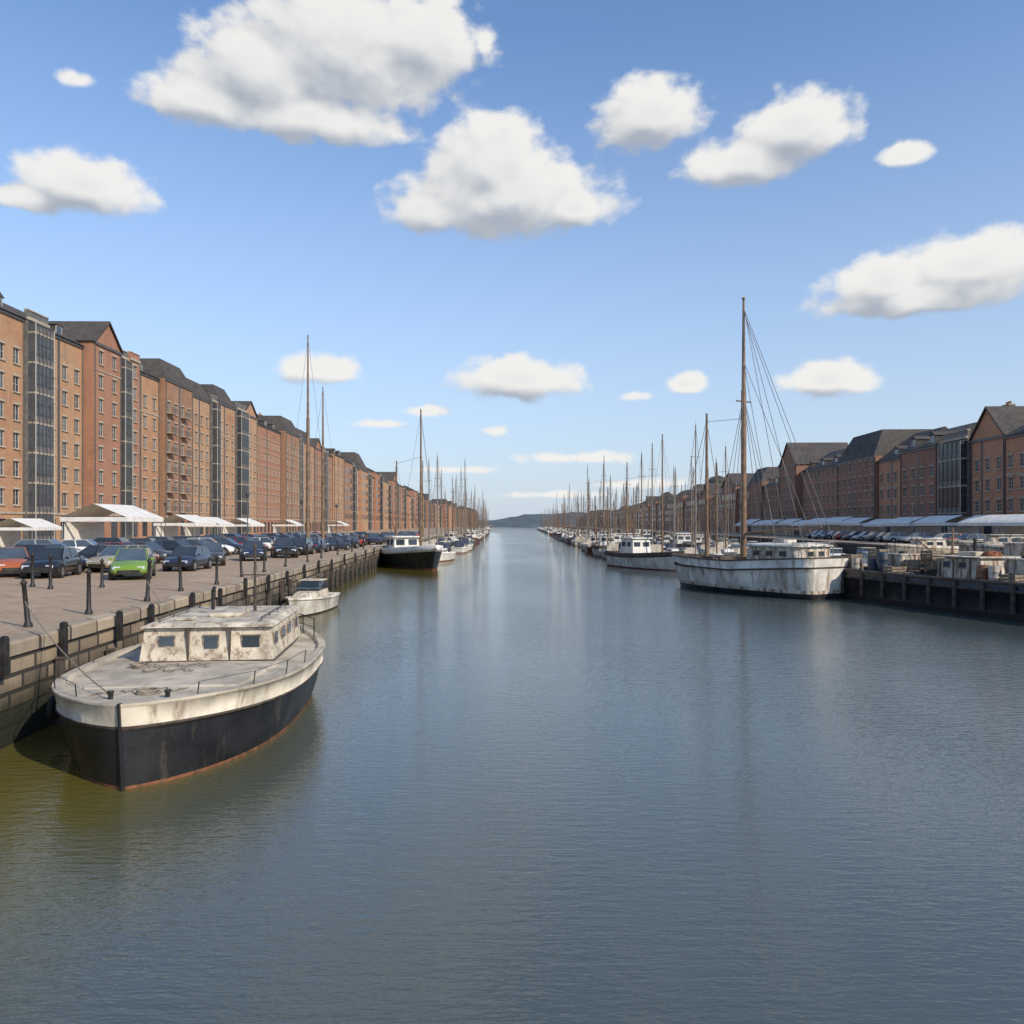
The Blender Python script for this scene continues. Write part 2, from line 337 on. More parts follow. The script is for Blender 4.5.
def quay(pts, outx, wall_label, side, mw, mc):
    b = MB()
    for (a, c) in zip(pts[:-1], pts[1:]):
        b.quad((a[0], a[1], GZ), (c[0], c[1], GZ), (outx, c[1], GZ), (outx, a[1], GZ)) if side > 0 else b.quad((outx, a[1], GZ), (outx, c[1], GZ), (c[0], c[1], GZ), (a[0], a[1], GZ))
    tag(b.obj("quay_pavement", [m_pave]), kind="structure")
    root = empty("quay_wall", (pts[0][0], pts[0][1], 0), label=wall_label, cat="wall")
    wl = MB(); cp = MB(); rc = random.Random(9)
    for (a, c) in zip(pts[:-1], pts[1:]):
        L = math.hypot(c[0] - a[0], c[1] - a[1])
        wl.quad((a[0], a[1], -1.5), (c[0], c[1], -1.5), (c[0], c[1], GZ), (a[0], a[1], GZ))
        dx, dy = (c[0] - a[0]) / L, (c[1] - a[1]) / L
        nx, ny = (dy, -dx) if side < 0 else (-dy, dx)
        i = 0.5
        # individual worn coping stones on the stretch near the camera, one long strip beyond
        near = side < 0 and a[1] < 90
        if near:
            cuts = [0.0]
            while cuts[-1] < L: cuts.append(min(L, cuts[-1] + rc.uniform(1.0, 1.7)))
        else: cuts = [0.0, L]
        for s0, s1 in zip(cuts[:-1], cuts[1:]):
            o = 0.08 + (rc.uniform(-.035, .035) if near else 0); dzt = rc.uniform(-.02, .02) if near else 0; g_ = .012 if near else 0
            A = (a[0] + dx * (s0 + g_), a[1] + dy * (s0 + g_)); C = (a[0] + dx * (s1 - g_), a[1] + dy * (s1 - g_))
            P = lambda q, k: (q[0] + nx * k, q[1] + ny * k)
            a1, c1, a0, c0 = P(A, o), P(C, o), P(A, -i), P(C, -i)
            a2, c2_ = P(A, o - .05), P(C, o - .05)
            zt, zb = GZ + 0.06 + dzt, GZ - 0.24
            vs = [(*a0, zb), (*c0, zb), (*c1, zb), (*a1, zb), (*a0, zt), (*c0, zt), (*c2_, zt), (*a2, zt), (*c1, zt - .05), (*a1, zt - .05)]
            cp.add(vs, [(0,1,2,3),(7,6,5,4),(0,4,5,1),(1,5,6,8,2),(2,8,9,3),(8,6,7,9),(3,9,7,4,0)])
    for bb, nm, mt in ((wl, "wall", mw), (cp, "coping", mc)):
        bb.v = [(x - pts[0][0], y - pts[0][1], z) for x, y, z in bb.v]
        bb.obj(nm, [mt], root)
    return root
qwl = quay(LPTS, -3000, "weathered stone quay wall with pale coping above dark algae", -1, m_qwall, m_coping)
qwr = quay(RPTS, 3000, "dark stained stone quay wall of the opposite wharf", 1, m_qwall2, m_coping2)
fp = MB(); fp.box(-0.08, 0.08, -0.08, 0.08, -1.0, 1.7); fp.box(-0.10, 0.10, -0.10, 0.10, 1.7, 1.76)
fpm = None
y = 8.5
while y < 84:
    if 12.0 < y < 17.5: y = 18.5
    if fpm is None: fpm = fp.obj("fender_pile", [m_timber], qwl, bevel=0.02); o = fpm
    else: o = fpm.copy(); COL.objects.link(o)
    o.location = (qx(y) + 0.16 - LPTS[0][0], y - LPTS[0][1], R.uniform(-0.45, 0.0)); y += R.uniform(1.9, 3.8)

# ------------------------------------------------------------------ hills at the harbour mouth
def hill(name, pts, depth, c1, c2):
    m = M(name + "_cover", c1, 0.95, var=0.4, scale=0.02, dirt=c2, dirt_lo=0.45, dirt_hi=0.6, bmp=0)
    b = MB(); n = len(pts); rows = 8; vs = []
    for j in range(rows + 1):
        t = j / rows; prof = math.sin(t * math.pi / 2)
        for (x, y, h) in pts:
            vs.append((x + R.uniform(-6, 6), y + depth * t, -1 + h * prof * R.uniform(0.92, 1.08)))
    b.add(vs, [(j * n + i, j * n + i + 1, (j + 1) * n + i + 1, (j + 1) * n + i) for j in range(rows) for i in range(n - 1)], 0, True)
    tag(b.obj(name, [m]), kind="structure")
pts = []
x = -2600
while x < 3000:
    h = 34 + 14 * math.sin(x / 310.0) + 8 * math.sin(x / 97.0) + 3 * math.sin(x / 31)
    if x > 300: h += min(70, (x - 300) * 0.09)
    pts.append((x, 2500, max(10, h))); x += 25
hill("far_hills", pts, 500, (0.085, 0.115, 0.13), (0.07, 0.09, 0.095))  # aerial haze is painted into this bluish hill colour
pts = [(95 + i * 6, 560 + i * 3, max(4, min(1, i / 16) * (44 + 6 * math.sin(i / 7.0) + 3 * math.sin(i / 2.3)) + R.uniform(-1.5, 1.5))) for i in range(120)]
hill("wooded_hill", pts, 160, (0.055, 0.068, 0.045), (0.085, 0.08, 0.06))

# ------------------------------------------------------------------ buildings
def window_mesh(w, h, frame, nm, ncol=2, nrow=2, sill=True):
    b = MB(); t = 0.07
    b.box(-w/2, w/2, 0.06, 0.10, 0, h, 1)
    b.box(-w/2, -w/2 + t, -0.02, 0.055, 0, h, 0); b.box(w/2 - t, w/2, -0.02, 0.055, 0, h, 0)
    b.box(-w/2 + t, w/2 - t, -0.02, 0.055, 0, t, 0); b.box(-w/2 + t, w/2 - t, -0.02, 0.055, h - t, h, 0)
    for i in range(1, ncol): b.box(-w/2 + w*i/ncol - 0.03, -w/2 + w*i/ncol + 0.03, -0.01, 0.05, t, h - t, 0)
    for i in range(1, nrow): b.box(-w/2 + t, w/2 - t, -0.005, 0.045, h*i/nrow - 0.025, h*i/nrow + 0.025, 0)
    if sill:
        b.box(-w/2 - 0.12, w/2 + 0.12, -0.30, -0.03, -0.16, -0.003, 2)
        b.box(-w/2 - 0.12, w/2 + 0.12, -0.225, -0.19, h + 0.003, h + 0.26, 2)
    return b.obj(nm, [frame, m_glass, m_stone])
def holes_wall(mb, x0, x1, z0, z1, y, wins, depth=0.2, mi=0):
    xs = sorted(set([x0, x1] + [round(c - w/2, 4) for c, z, w, h in wins] + [round(c + w/2, 4) for c, z, w, h in wins]))
    zs = sorted(set([z0, z1] + [round(z, 4) for c, z, w, h in wins] + [round(z + h, 4) for c, z, w, h in wins]))
    for i in range(len(xs) - 1):
        for j in range(len(zs) - 1):
            cx = (xs[i] + xs[i+1]) / 2; cz = (zs[j] + zs[j+1]) / 2
            if not any(abs(cx - c) < w/2 and z < cz < z + h for c, z, w, h in wins):
                mb.quad((xs[i], y, zs[j]), (xs[i+1], y, zs[j]), (xs[i+1], y, zs[j+1]), (xs[i], y, zs[j+1]), mi)
    for c, z, w, h in wins:
        a, b_, t, q = c - w/2, c + w/2, z, z + h
        mb.quad((a, y, t), (a, y + depth, t), (b_, y + depth, t), (b_, y, t), mi)
        mb.quad((a, y, q), (b_, y, q), (b_, y + depth, q), (a, y + depth, q), mi)
        mb.quad((a, y, t), (a, y, q), (a, y + depth, q), (a, y + depth, t), mi)
        mb.quad((b_, y, t), (b_, y + depth, t), (b_, y + depth, q), (b_, y, q), mi)
WM = {}
def win_obj(kind, parent, loc):
    if kind not in WM:
        if kind == 'window': o = window_mesh(1.35, 2.0, m_frame, 'window')
        elif kind == 'small': o = window_mesh(1.2, 1.7, m_frame, 'window', 2, 3)
        elif kind == 'shop': o = window_mesh(2.2, 2.8, m_dframe, 'shop_window', 3, 2, False)
        WM[kind] = o
    else:
        o = WM[kind].copy(); COL.objects.link(o)
    o.parent = parent; o.location = loc
    return o
DEP = 14.0
def building(loc, rz, segs, label, floor=3.65, gfl=4.2, wkind='window', ww=1.35, wh=2.0, spacing=3.05, detail=True, name="brick_building", dormers=True, chim=True):
    root = empty(name, loc, rz, label, "building", "brick quayside buildings")
    wall = MB(); roof = MB(); trim = MB(); x = 0.0; mats = []
    for sg in segs:
        w, h, pr, kind, rf, mt = sg
        if mt not in mats: mats.append(mt)
        mi = mats.index(mt); x0, x1 = x, x + w; yf = -pr
        wins = []; nf = int((h - gfl) / floor)
        ncol = max(1, int(w / spacing)) if kind != 'glass' else 0
        for c in range(ncol):
            cx = x0 + w * (c + 0.5) / ncol
            for r in range(nf): wins.append((cx, gfl + r * floor + 0.9, ww, wh))
        if detail and ncol:
            for c in range(ncol):
                if w / ncol > 2.6: wins.append((x0 + w * (c + 0.5) / ncol, 0.5, 2.2, 2.8))
        if detail:
            edges = [x0 + w * c / max(1, ncol) for c in range(max(1, ncol) + 1)]
            for c in range(len(edges) - 1):
                ws = [q for q in wins if edges[c] < q[0] < edges[c+1]]
                up = [q for q in ws if q[1] > gfl]; gd = [q for q in ws if q[1] < gfl]
                holes_wall(wall, edges[c], edges[c+1], gfl, h, yf, up, 0.2, mi)
                holes_wall(wall, edges[c], edges[c+1], 0, gfl, yf, gd, 0.2, mi)
            for q in wins:
                win_obj('shop' if q[1] < gfl else wkind, root, (q[0], yf + 0.12, q[1]))
        else:
            wall.quad((x0, yf, 0), (x1, yf, 0), (x1, yf, h), (x0, yf, h), mi)
            for q in wins:
                a, b_ = q[0] - ww/2, q[0] + ww/2
                trim.box(a, b_, yf - 0.03, yf + 0.02, q[1], q[1] + wh, 1)
        e = 0.004
        wall.quad((x0 + e, DEP, 0), (x0 + e, yf, 0), (x0 + e, yf, h), (x0 + e, DEP, h), mi)
        wall.quad((x1 - e, yf, 0), (x1 - e, DEP, 0), (x1 - e, DEP, h), (x1 - e, yf, h), mi)
        wall.quad((x1, DEP, 0), (x0, DEP, 0), (x0, DEP, h), (x1, DEP, h), mi)
        trim.box(x0 + e, x1 - e, yf - 0.14, yf + 0.05, gfl - 0.28, gfl, 0)
        trim.box(x0 + e, x1 - e, yf - 0.22, yf + 0.05, h - 0.38, h + 0.02, 2 if rf[0] != 'flat' else 0)
        if detail and kind == 'brick2':
            trim.box(x0 + e, x1 - e, yf - 0.10, yf + 0.05, gfl + floor * (nf - 1) - 0.2, gfl + floor * (nf - 1), 0)
        if detail and ncol > 1:
            for xx in (x0 + 0.2, x1 - 0.2): trim.tube((xx, yf - 0.09, 0.05), (xx, yf - 0.09, h - 0.4), 0.08, 0.08, 6, 2)
        if detail and ncol > 2:
            xx = x0 + w * int(ncol / 2) / ncol
            trim.box(xx - .28, xx + .28, yf - .05, yf + .02, gfl, h - .4, 2)
        if rf[0] == 'ridge':
            rh = rf[1]; ym = (yf + DEP) / 2
            roof.add([(x0, yf - 0.45, h + 0.02), (x1, yf - 0.45, h + 0.02), (x1, DEP + 0.3, h + 0.02), (x0, DEP + 0.3, h + 0.02), (x0, ym, h + rh), (x1, ym, h + rh)],
                     [(0, 1, 5, 4), (2, 3, 4, 5), (0, 4, 3), (1, 2, 5), (3, 2, 1, 0)])
        elif rf[0] == 'gable':
            rh = rf[1]; xm = (x0 + x1) / 2
            roof.add([(x0 - 0.35, yf - 0.35, h), (xm, yf - 0.35, h + rh + 0.25), (x1 + 0.35, yf - 0.35, h), (x0 - 0.35, DEP, h), (xm, DEP, h + rh + 0.25), (x1 + 0.35, DEP, h)],
                     [(0, 1, 4, 3), (1, 2, 5, 4), (3, 4, 5)])
            roof.add([(x0 - 0.35, yf - 0.35, h - 0.3), (xm, yf - 0.35, h + rh - 0.1), (x1 + 0.35, yf - 0.35, h - 0.3), (x0 - 0.35, yf - 0.35, h), (xm, yf - 0.35, h + rh + 0.25), (x1 + 0.35, yf - 0.35, h)],
                     [(0, 1, 4, 3), (1, 2, 5, 4)])
            wall.add([(x0, yf, h), (x1, yf, h), (xm, yf, h + rh)], [(0, 1, 2)], mi)
            wall.add([(x1, DEP, h), (x0, DEP, h), (xm, DEP, h + rh)], [(0, 1, 2)], mi)
        elif rf[0] == 'mansard':
            rh = rf[1]; i = rh * 0.45
            roof.frus([(x0, yf - 0.3, h + 0.02), (x1, yf - 0.3, h + 0.02), (x1, DEP, h + 0.02), (x0, DEP, h + 0.02)],
                      [(x0 + i, yf + i, h + rh), (x1 - i, yf + i, h + rh), (x1 - i, DEP - i, h + rh), (x0 + i, DEP - i, h + rh)])
        elif rf[0] == 'flat':
            wall.box(x0 + e, x1 - e, yf, yf + 0.35, h + 0.02, h + 0.9, mi)
            trim.box(x0 + e, x1 - e, yf - 0.12, yf + 0.45, h + 0.9, h + 1.05, 0)
            roof.quad((x0, yf + 0.35, h + 0.05), (x1, yf + 0.35, h + 0.05), (x1, DEP, h + 0.05), (x0, DEP, h + 0.05))
        if detail and dormers and rf[0] in ('ridge', 'mansard') and w > 7:
            nd = int(w / 6.5)
            for k in range(nd):
                cx = x0 + w * (k + 0.5) / nd; db = MB()
                db.box(-0.95, 0.95, 0, 3.2, 0, 1.5, 0); db.box(-0.7, 0.7, -0.04, 0.0, 0.3, 1.35, 1)
                db.box(-0.8, -0.7, -0.08, 0.0, 0.25, 1.4, 2); db.box(0.7, 0.8, -0.08, 0.0, 0.25, 1.4, 2); db.box(-0.7, 0.7, -0.08, 0, 1.35, 1.44, 2)
                db.add([(-1.15, -0.2, 1.5), (1.15, -0.2, 1.5), (0, -0.2, 2.2), (-1.15, 4.2, 1.5), (1.15, 4.2, 1.5), (0, 4.2, 2.2)], [(0, 1, 2), (0, 2, 5, 3), (1, 4, 5, 2), (0, 3, 4, 1)], 0)
                db.obj("dormer", [m_slate, m_glass, m_frame], root, (cx, yf + 0.9, h + 0.4))
        if kind == 'glass':
            gb = MB(); gw = w - 0.6; zt = h - 0.8
            gb.box(0, gw, 0, 0.9, 0, zt, 1)
            nh = int(zt / 1.3)
            for k in range(nh + 1):
                z = zt * k / nh; tk = 0.24 if k % 3 == 0 else 0.07
                gb.box(-0.03, gw + 0.03, -0.07, 0.93, z, z + tk, 4 if k % 3 == 0 else 0)
                if k % 3 == 0 and k < nh: gb.box(0.0, gw, -0.025, 0.0, z + tk, z + tk + 0.75, 2)
            for k in range(6):
                xx = gw * k / 5; gb.box(xx - 0.07, xx + 0.07, -0.12, -0.071, 0, zt, 3 if k in (0, 5) else 0)
            for yy in (0.3, 0.6): gb.box(-0.05, -0.031, yy - 0.04, yy + 0.04, 0, zt, 0)
            gb.obj("glazed_bay", [m_dframe, m_bglass, m_grey, m_frame, m_stone], root, (x0 + 0.3, yf - 0.9, 0))
        if detail and kind == 'balcony':
            for r in range(nf):
                for c in range(0, ncol, 2):
                    cx = x0 + w * (c + 0.5) / ncol; bb = MB()
                    bb.box(-1.3, 1.3, -1.1, -0.003, -0.12, 0.0, 0); bb.box(-1.3, 1.3, -1.1, -1.05, 0.95, 1.0, 1)
                    bb.box(-1.3, -1.25, -1.05, 0, 0.95, 1.0, 1); bb.box(1.25, 1.3, -1.05, 0, 0.95, 1.0, 1)
                    for k in range(11): xx = -1.27 + 2.54 * k / 10; bb.box(xx - 0.02, xx + 0.02, -1.09, -1.06, 0, 0.95, 1)
                    bb.obj("balcony", [m_stone, m_dframe], root, (cx, yf, gfl + r * floor + 0.75))
        x = x1
    wall.obj("wall", mats, root); roof.obj("roof", [m_slate], root); trim.obj("cornice", [m_stone, m_glass, m_dframe], root)
    if detail and chim:
        for k in range(max(1, int(x / 20))):
            cb = MB(); cb.box(-0.9, 0.9, -0.5, 0.5, 0, 3.2, 0); cb.box(-1.0, 1.0, -0.6, 0.6, 3.2, 3.4, 1)
            for q in (-0.5, 0, 0.5): cb.lathe((q, 0, 3.4), [(0.17, 0), (0.14, 0.5)], 8, 2)
            cx = 5 + k * 20 + R.uniform(-1, 1); acc_ = 0; hh = segs[-1][1]
            for sg in segs:
                if acc_ <= cx < acc_ + sg[0]: hh = sg[1]
                acc_ += sg[0]
            cb.obj("chimney", [mats[0], m_stone, m_brdark], root, (cx, 7.5, hh + 1.8))
    return root
def lx(y): return -64 - 0.015 * (y - 100)
LROT = math.radians(90 + 0.86)
O, Ro, Bn, Bf = BR
A = 29.5
left_specs = [
 (80, [(9, A, 0, 'brick', ('ridge', 4.6), O), (16, A, 0, 'brick', ('ridge', 4.6), O), (5, A + 0.4, 0.4, 'glass', ('flat', 0), m_grey), (9.8, A - 0.3, 0, 'brick', ('ridge', 4.4), Bf)], "orange brick apartment block with tall glazed stair bay", False),
 (120, [(8.5, A + .6, 1.6, 'brick2', ('gable', 3.8), Ro), (3.2, A + 0.4, 1.2, 'glass', ('flat', 0), m_grey), (3.5, A + .6, 1.6, 'brick', ('flat', 0), Ro), (11.4, A - .4, 0, 'brick2', ('ridge', 3.6), O)], "gabled red brick warehouse with projecting glazed bay", False),
 (147, [(13, A, 1.0, 'balcony', ('mansard', 4.0), Bn), (12.4, A - .5, 0, 'brick', ('mansard', 3.6), Bf), (3, A, 0.5, 'glass', ('flat', 0), m_grey), (11, A, 0.8, 'brick2', ('mansard', 4.2), O)], "brown brick block with dark mansard roof and balconies", True),
 (187, [(6.5, A + .5, 1.0, 'glass', ('flat', 0), m_grey), (11, A + 0.2, 0.4, 'brick2', ('gable', 3.4), Bf), (23.5, A - 0.8, 0, 'brick', ('ridge', 3.6), Ro)], "brick block with grey glazed tower bay", True),
 (229, [(16, A, 1.2, 'brick2', ('mansard', 4.6), Bn), (4, A, .5, 'glass', ('flat', 0), m_grey), (20, A - .5, 0, 'brick', ('mansard', 4.2), O)], "long brick block with slate mansard", True),
 (270, [(10, A - 0.8, 0, 'brick', ('gable', 3.4), Ro), (4, A - .6, .5, 'glass', ('flat', 0), m_grey), (14, A - 1.4, 0, 'brick', ('ridge', 4), Bn), (18, A - .6, 0.8, 'brick2', ('ridge', 3.4), O)], "red and brown brick warehouse block", True),
]
for (y0, segs, lab, ch) in left_specs:
    building((lx(y0), y0, GZ), LROT, segs, lab, chim=ch)
y0 = 318
far_cols = [Bn, O, Ro, Bf, Ro]
k = 0
while y0 < 1500:
    L = R.uniform(28, 45) if y0 < 700 else R.uniform(60, 90)
    h = R.uniform(25, 29) if y0 < 500 else R.uniform(20, 27)
    big = (k == 1)
    rf = R.choice([('ridge', 4), ('mansard', 4.5), ('gable', 5), ('ridge', 4.5)]) if not big else ('mansard', 8)
    L1 = L * 0.45
    building((lx(y0) + max(0, (y0 - 500) * 0.022), y0, GZ), LROT, [(L1, h, 0.8, 'brick', rf, far_cols[k % 5]), (4, h - .5, 1.0, 'glass', ('flat', 0), m_grey), (L - L1 - 4, h - R.uniform(0, 3), 0, 'brick', ('ridge', 3.8), far_cols[(k + 1) % 5])],
             "distant brick quayside block with slate roof", spacing=3.2, detail=False)
    y0 += L + R.uniform(0, 1) ; k += 1
def rx(y): return 71 + 0.035 * (y - 119)
RROT = math.radians(-90 - 2.0)
right_specs = [
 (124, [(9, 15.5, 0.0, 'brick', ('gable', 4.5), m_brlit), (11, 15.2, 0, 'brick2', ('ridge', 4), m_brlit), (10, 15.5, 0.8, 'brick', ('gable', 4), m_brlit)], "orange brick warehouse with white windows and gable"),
 (132, [(7.6, 16.4, 0.3, 'glass', ('flat', 0), m_grey)], "grey clad glazed office link block"),
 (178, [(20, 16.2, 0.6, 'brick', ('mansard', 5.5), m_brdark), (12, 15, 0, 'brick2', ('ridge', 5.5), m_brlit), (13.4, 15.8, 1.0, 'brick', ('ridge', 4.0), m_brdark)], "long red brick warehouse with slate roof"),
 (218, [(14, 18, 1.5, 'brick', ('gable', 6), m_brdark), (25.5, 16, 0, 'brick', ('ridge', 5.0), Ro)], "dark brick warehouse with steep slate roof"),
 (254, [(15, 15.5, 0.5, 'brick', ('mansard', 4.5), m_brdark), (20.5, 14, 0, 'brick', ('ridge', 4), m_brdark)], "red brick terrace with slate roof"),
]
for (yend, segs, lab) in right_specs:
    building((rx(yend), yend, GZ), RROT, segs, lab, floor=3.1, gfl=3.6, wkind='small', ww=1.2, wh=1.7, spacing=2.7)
y0 = 255; k = 0
while y0 < 1400:
    L = R.uniform(26, 42) if y0 < 700 else R.uniform(60, 90)
    h = R.uniform(12.5, 16.5)
    L1 = L * R.uniform(.3, .6)
    building((rx(y0 + L), y0 + L, GZ), RROT, [(L1, h, 0.8, 'brick', R.choice([('ridge', 4), ('ridge', 5.5), ('mansard', 4), ('gable', 4.5)]), [m_brdark, Ro, Bn][k % 3]), (L - L1, h - R.uniform(0, 2), 0, 'brick', ('ridge', 4), [Bn, m_brdark][k % 2])],
             "distant brick wharf building with slate roof", floor=3.3, gfl=3.6, spacing=3.0, detail=False)
    y0 += L + 0.2; k += 1

# ------------------------------------------------------------------ boats
def hull_mesh(L, B, zg, levels, deck_mi, bul=0.45, stern=0.7, bow_p=2.6, bow_q=0.7, rake=0.8, n=28, fine=0.25, keel=-0.7, mid=0.45, cap=0.09, stern_p=0.5, cap_mi=None):
    b = MB(); st = []
    for i in range(n + 1):
        t = i / n
        t = 1 - (1 - t) ** 1.35 if t > 0.5 else t * (1 - 0.5 ** 1.35) / 0.5
        if t < mid: f = stern + (1 - stern) * math.sin(t / mid * math.pi / 2) ** stern_p if stern_p else 1
        else: uu = (t - mid) / (1 - mid); f = max(0.0, 1 - uu ** bow_p) ** bow_q
        hb = B / 2 * f; G = zg(t); pr = []
        for (kd, val, wd, mi) in levels:
            z = val if kd == 'a' else G - val
            kk = max(0.0, (G - z) / (G - keel))
            x = hb * wd * (1 - fine * kk * t ** 3)
            yy = L * (t - 0.5) + rake * (t ** 5) * ((z - 0) / max(0.1, G))
            if t < 0.02: yy -= 0.25 * z / G
            pr.append((max(0.0, x), yy, z))
        yy = pr[-1][1]
        pin = max(0, hb - cap); yin = yy - (0.0 if t < 0.9 else (t - 0.9) * 3.0 * cap * 4)
        if i == 0: yin += 0.1
        pr.append((pin, yin, G)); pr.append((max(0, pin - 0.01), yin, G - bul)); pr.append((0, yin, G - bul + 0.04))
        st.append(pr)
    m = len(st[0]); mats = [lv[3] for lv in levels]
    vs = []
    for pr in st:
        for (x, y, z) in pr: vs.append((x, y, z))
        for (x, y, z) in pr: vs.append((-x, y, z))
    W = 2 * m
    for i in range(n):
        for j in range(m - 1):
            if j < len(levels) - 1: mi = mats[j + 1]
            elif j == len(levels) - 1: mi = cap_mi if cap_mi is not None else mats[-1]
            elif j == len(levels): mi = mats[-1]
            else: mi = deck_mi
            a = i * W + j; c = (i + 1) * W + j
            sm = j < len(levels) - 1 or j == len(levels)
            b.f.append([a, c, c + 1, a + 1]); b.m.append(mi); b.s.append(sm)
            a += m; c += m
            b.f.append([a, a + 1, c + 1, c]); b.m.append(mi); b.s.append(sm)
    b.v = vs
    for j in range(len(levels) - 1):
        b.f.append([j, j + 1, m + j + 1, m + j]); b.m.append(mats[j + 1]); b.s.append(False)
    b.f.append([len(levels) - 1, len(levels), m + len(levels), m + len(levels) - 1]); b.m.append(mats[-1]); b.s.append(False)
    b.f.append([len(levels), len(levels) + 1, m + len(levels) + 1, m + len(levels)]); b.m.append(mats[-1]); b.s.append(False)
    return b
def quad_win(b, c, w, h, nrm, mi_f, mi_g, t=0.05):
    s = 1 if nrm[1] == '+' else -1
    if nrm[0] == 'x':
        b.box(*sorted((c[0], c[0] + s*0.03)), c[1]-w/2, c[1]+w/2, c[2]-h/2, c[2]+h/2, mi_f)
        b.box(*sorted((c[0]+s*0.03, c[0] + s*0.036)), c[1]-w/2+t, c[1]+w/2-t, c[2]-h/2+t, c[2]+h/2-t, mi_g)
    else:
        b.box(c[0]-w/2, c[0]+w/2, *sorted((c[1], c[1] + s*0.03)), c[2]-h/2, c[2]+h/2, mi_f)
        b.box(c[0]-w/2+t, c[0]+w/2-t, *sorted((c[1]+s*0.03, c[1] + s*0.036)), c[2]-h/2+t, c[2]+h/2-t, mi_g)

def hero_boat():
    root = empty("motor_boat", (-7.34, 19.15, 0), math.radians(180 + 6.4), "old black and cream wooden boat with weathered wheelhouse beside stone quay", "boat")
    zg = lambda t: 1.38 + 0.15 * max(0, (t - 0.35) / 0.65) ** 2 + 0.14 * max(0, (0.3 - t) / 0.3) ** 2
    lv = [('a', -0.7, 0.35, 2), ('a', -0.25, 0.80, 2), ('a', 0.0, 0.86, 2), ('a', 0.06, 0.87, 2), ('a', 0.45, 0.92, 1), ('g', 0.52, 0.955, 1), ('g', 0.46, 0.96, 1), ('g', 0.455, 0.985, 3), ('g', 0.40, 0.985, 3), ('g', 0.395, 0.968, 0), ('g', 0.2, 0.985, 0), ('g', 0.07, 0.996, 0), ('g', 0.065, 1.008, 4), ('g', 0.0, 1.008, 4)]
    b = hull_mesh(10.6, 5.15, zg, lv, 4, bul=0.10, stern=0.54, bow_p=3.6, bow_q=0.76, rake=0.20, n=48, fine=0.12, mid=0.36, cap=0.16, stern_p=0.75, cap_mi=4)
    b.obj("hull", [m_cream, m_black, m_rustline, m_timber, m_deck], root)
    s = MB(); s.frus([(-.035, 5.20, -.4), (.035, 5.20, -.4), (.02, 5.32, -.4), (-.02, 5.32, -.4)], [(-.035, 5.38, 1.53), (.035, 5.38, 1.53), (.02, 5.54, 1.55), (-.02, 5.54, 1.55)]); s.obj("stem_post", [m_black], root, bevel=.01)
    dz = 1.29
    h = MB()
    h.frus([(-1.8, 0.35, dz - .03), (1.8, 0.35, dz - .03), (1.55, 3.3, dz + .0), (-1.55, 3.3, dz + .0)], [(-1.75, 0.4, dz + 0.07), (1.75, 0.4, dz + 0.07), (1.5, 3.25, dz + 0.11), (-1.5, 3.25, dz + 0.11)], 0)
    h.obj("hatch_cover", [m_deck], root, bevel=0.02)
    c = MB(); x = 1.58; f, r = -0.10, -4.5; zt = 2.13
    c.frus([(-x, r, dz - 0.08), (x, r, dz - 0.08), (x, f, dz - 0.08), (-x, f, dz - 0.08)], [(-x + 0.10, r + 0.05, zt), (x - 0.10, r + 0.05, zt), (x - 0.10, f - 0.16, zt), (-x + 0.10, f - 0.16, zt)], 0)
    c.box(-x - 0.02, x + 0.02, r - 0.02, f + 0.02, dz - 0.02, dz + 0.05, 1)
    for xx in (-0.55, 0.42): c.box(xx, xx + 0.04, f - 0.15, f - 0.01, dz + 0.05, zt, 1)
    for yy in (-1.1, -2.1, -3.1): c.box(x - .09, x - .03, yy - .015, yy + .015, dz + .05, zt - .02, 1)
    c.obj("wheelhouse", [m_peel, m_timber], root, bevel=0.02)
    rf = MB(); rf.frus([(-x - 0.0, r - 0.10, zt), (x + 0.0, r - 0.10, zt), (x + 0.0, f + 0.0, zt), (-x - 0.0, f + 0.0, zt)],
                       [(-x + 0.18, r + 0.08, zt + 0.09), (x - 0.18, r + 0.08, zt + 0.09), (x - 0.18, f - 0.18, zt + 0.09), (-x + 0.18, f - 0.18, zt + 0.09)], 0)
    rf.box(-0.5, 0.3, -2.6, -1.5, zt + 0.09, zt + 0.20, 0); rf.box(0.55, 0.95, -1.3, -0.8, zt + 0.09, zt + 0.15, 0)
    rf.obj("wheelhouse_roof", [m_peel], root, bevel=0.03)
    wz = 1.77
    for (cx, w_, h_, z_) in ((-1.02, 0.46, 0.34, 0), (-0.08, 0.38, 0.40, -.02), (0.95, 0.40, 0.28, .03)):
        q = MB(); quad_win(q, (0, 0, 0), w_, h_, 'y+', 0, 1, .03); q.obj("window", [m_brown, m_glass], root, (cx, f - 0.105, wz + z_))
    for s_ in (1, -1):
        for cy, w_ in ((-0.6, 0.5), (-1.6, 0.6), (-2.6, 0.5), (-3.75, 0.4)):
            q = MB(); quad_win(q, (0, 0, 0), w_, 0.30, 'x+' if s_ > 0 else 'x-', 0, 1, .03); q.obj("window", [m_brown, m_glass], root, (s_ * (x - 0.058), cy, wz + .03))
    rl = MB(); zr = zt + .09
    for s_ in (1, -1):
        ps = [(s_ * 1.2, yy, zr - .01) for yy in (-4.0, -2.8, -1.6, -0.5)]
        for p_ in ps: rl.tube(p_, (p_[0], p_[1], p_[2] + 0.11), 0.014, 0.014, 6)
        rl.path([(p_[0], p_[1], p_[2] + 0.11) for p_ in ps], 0.016, 6)
    rl.obj("roof_rail", [m_timber], root)
    st = MB(); prev = {}
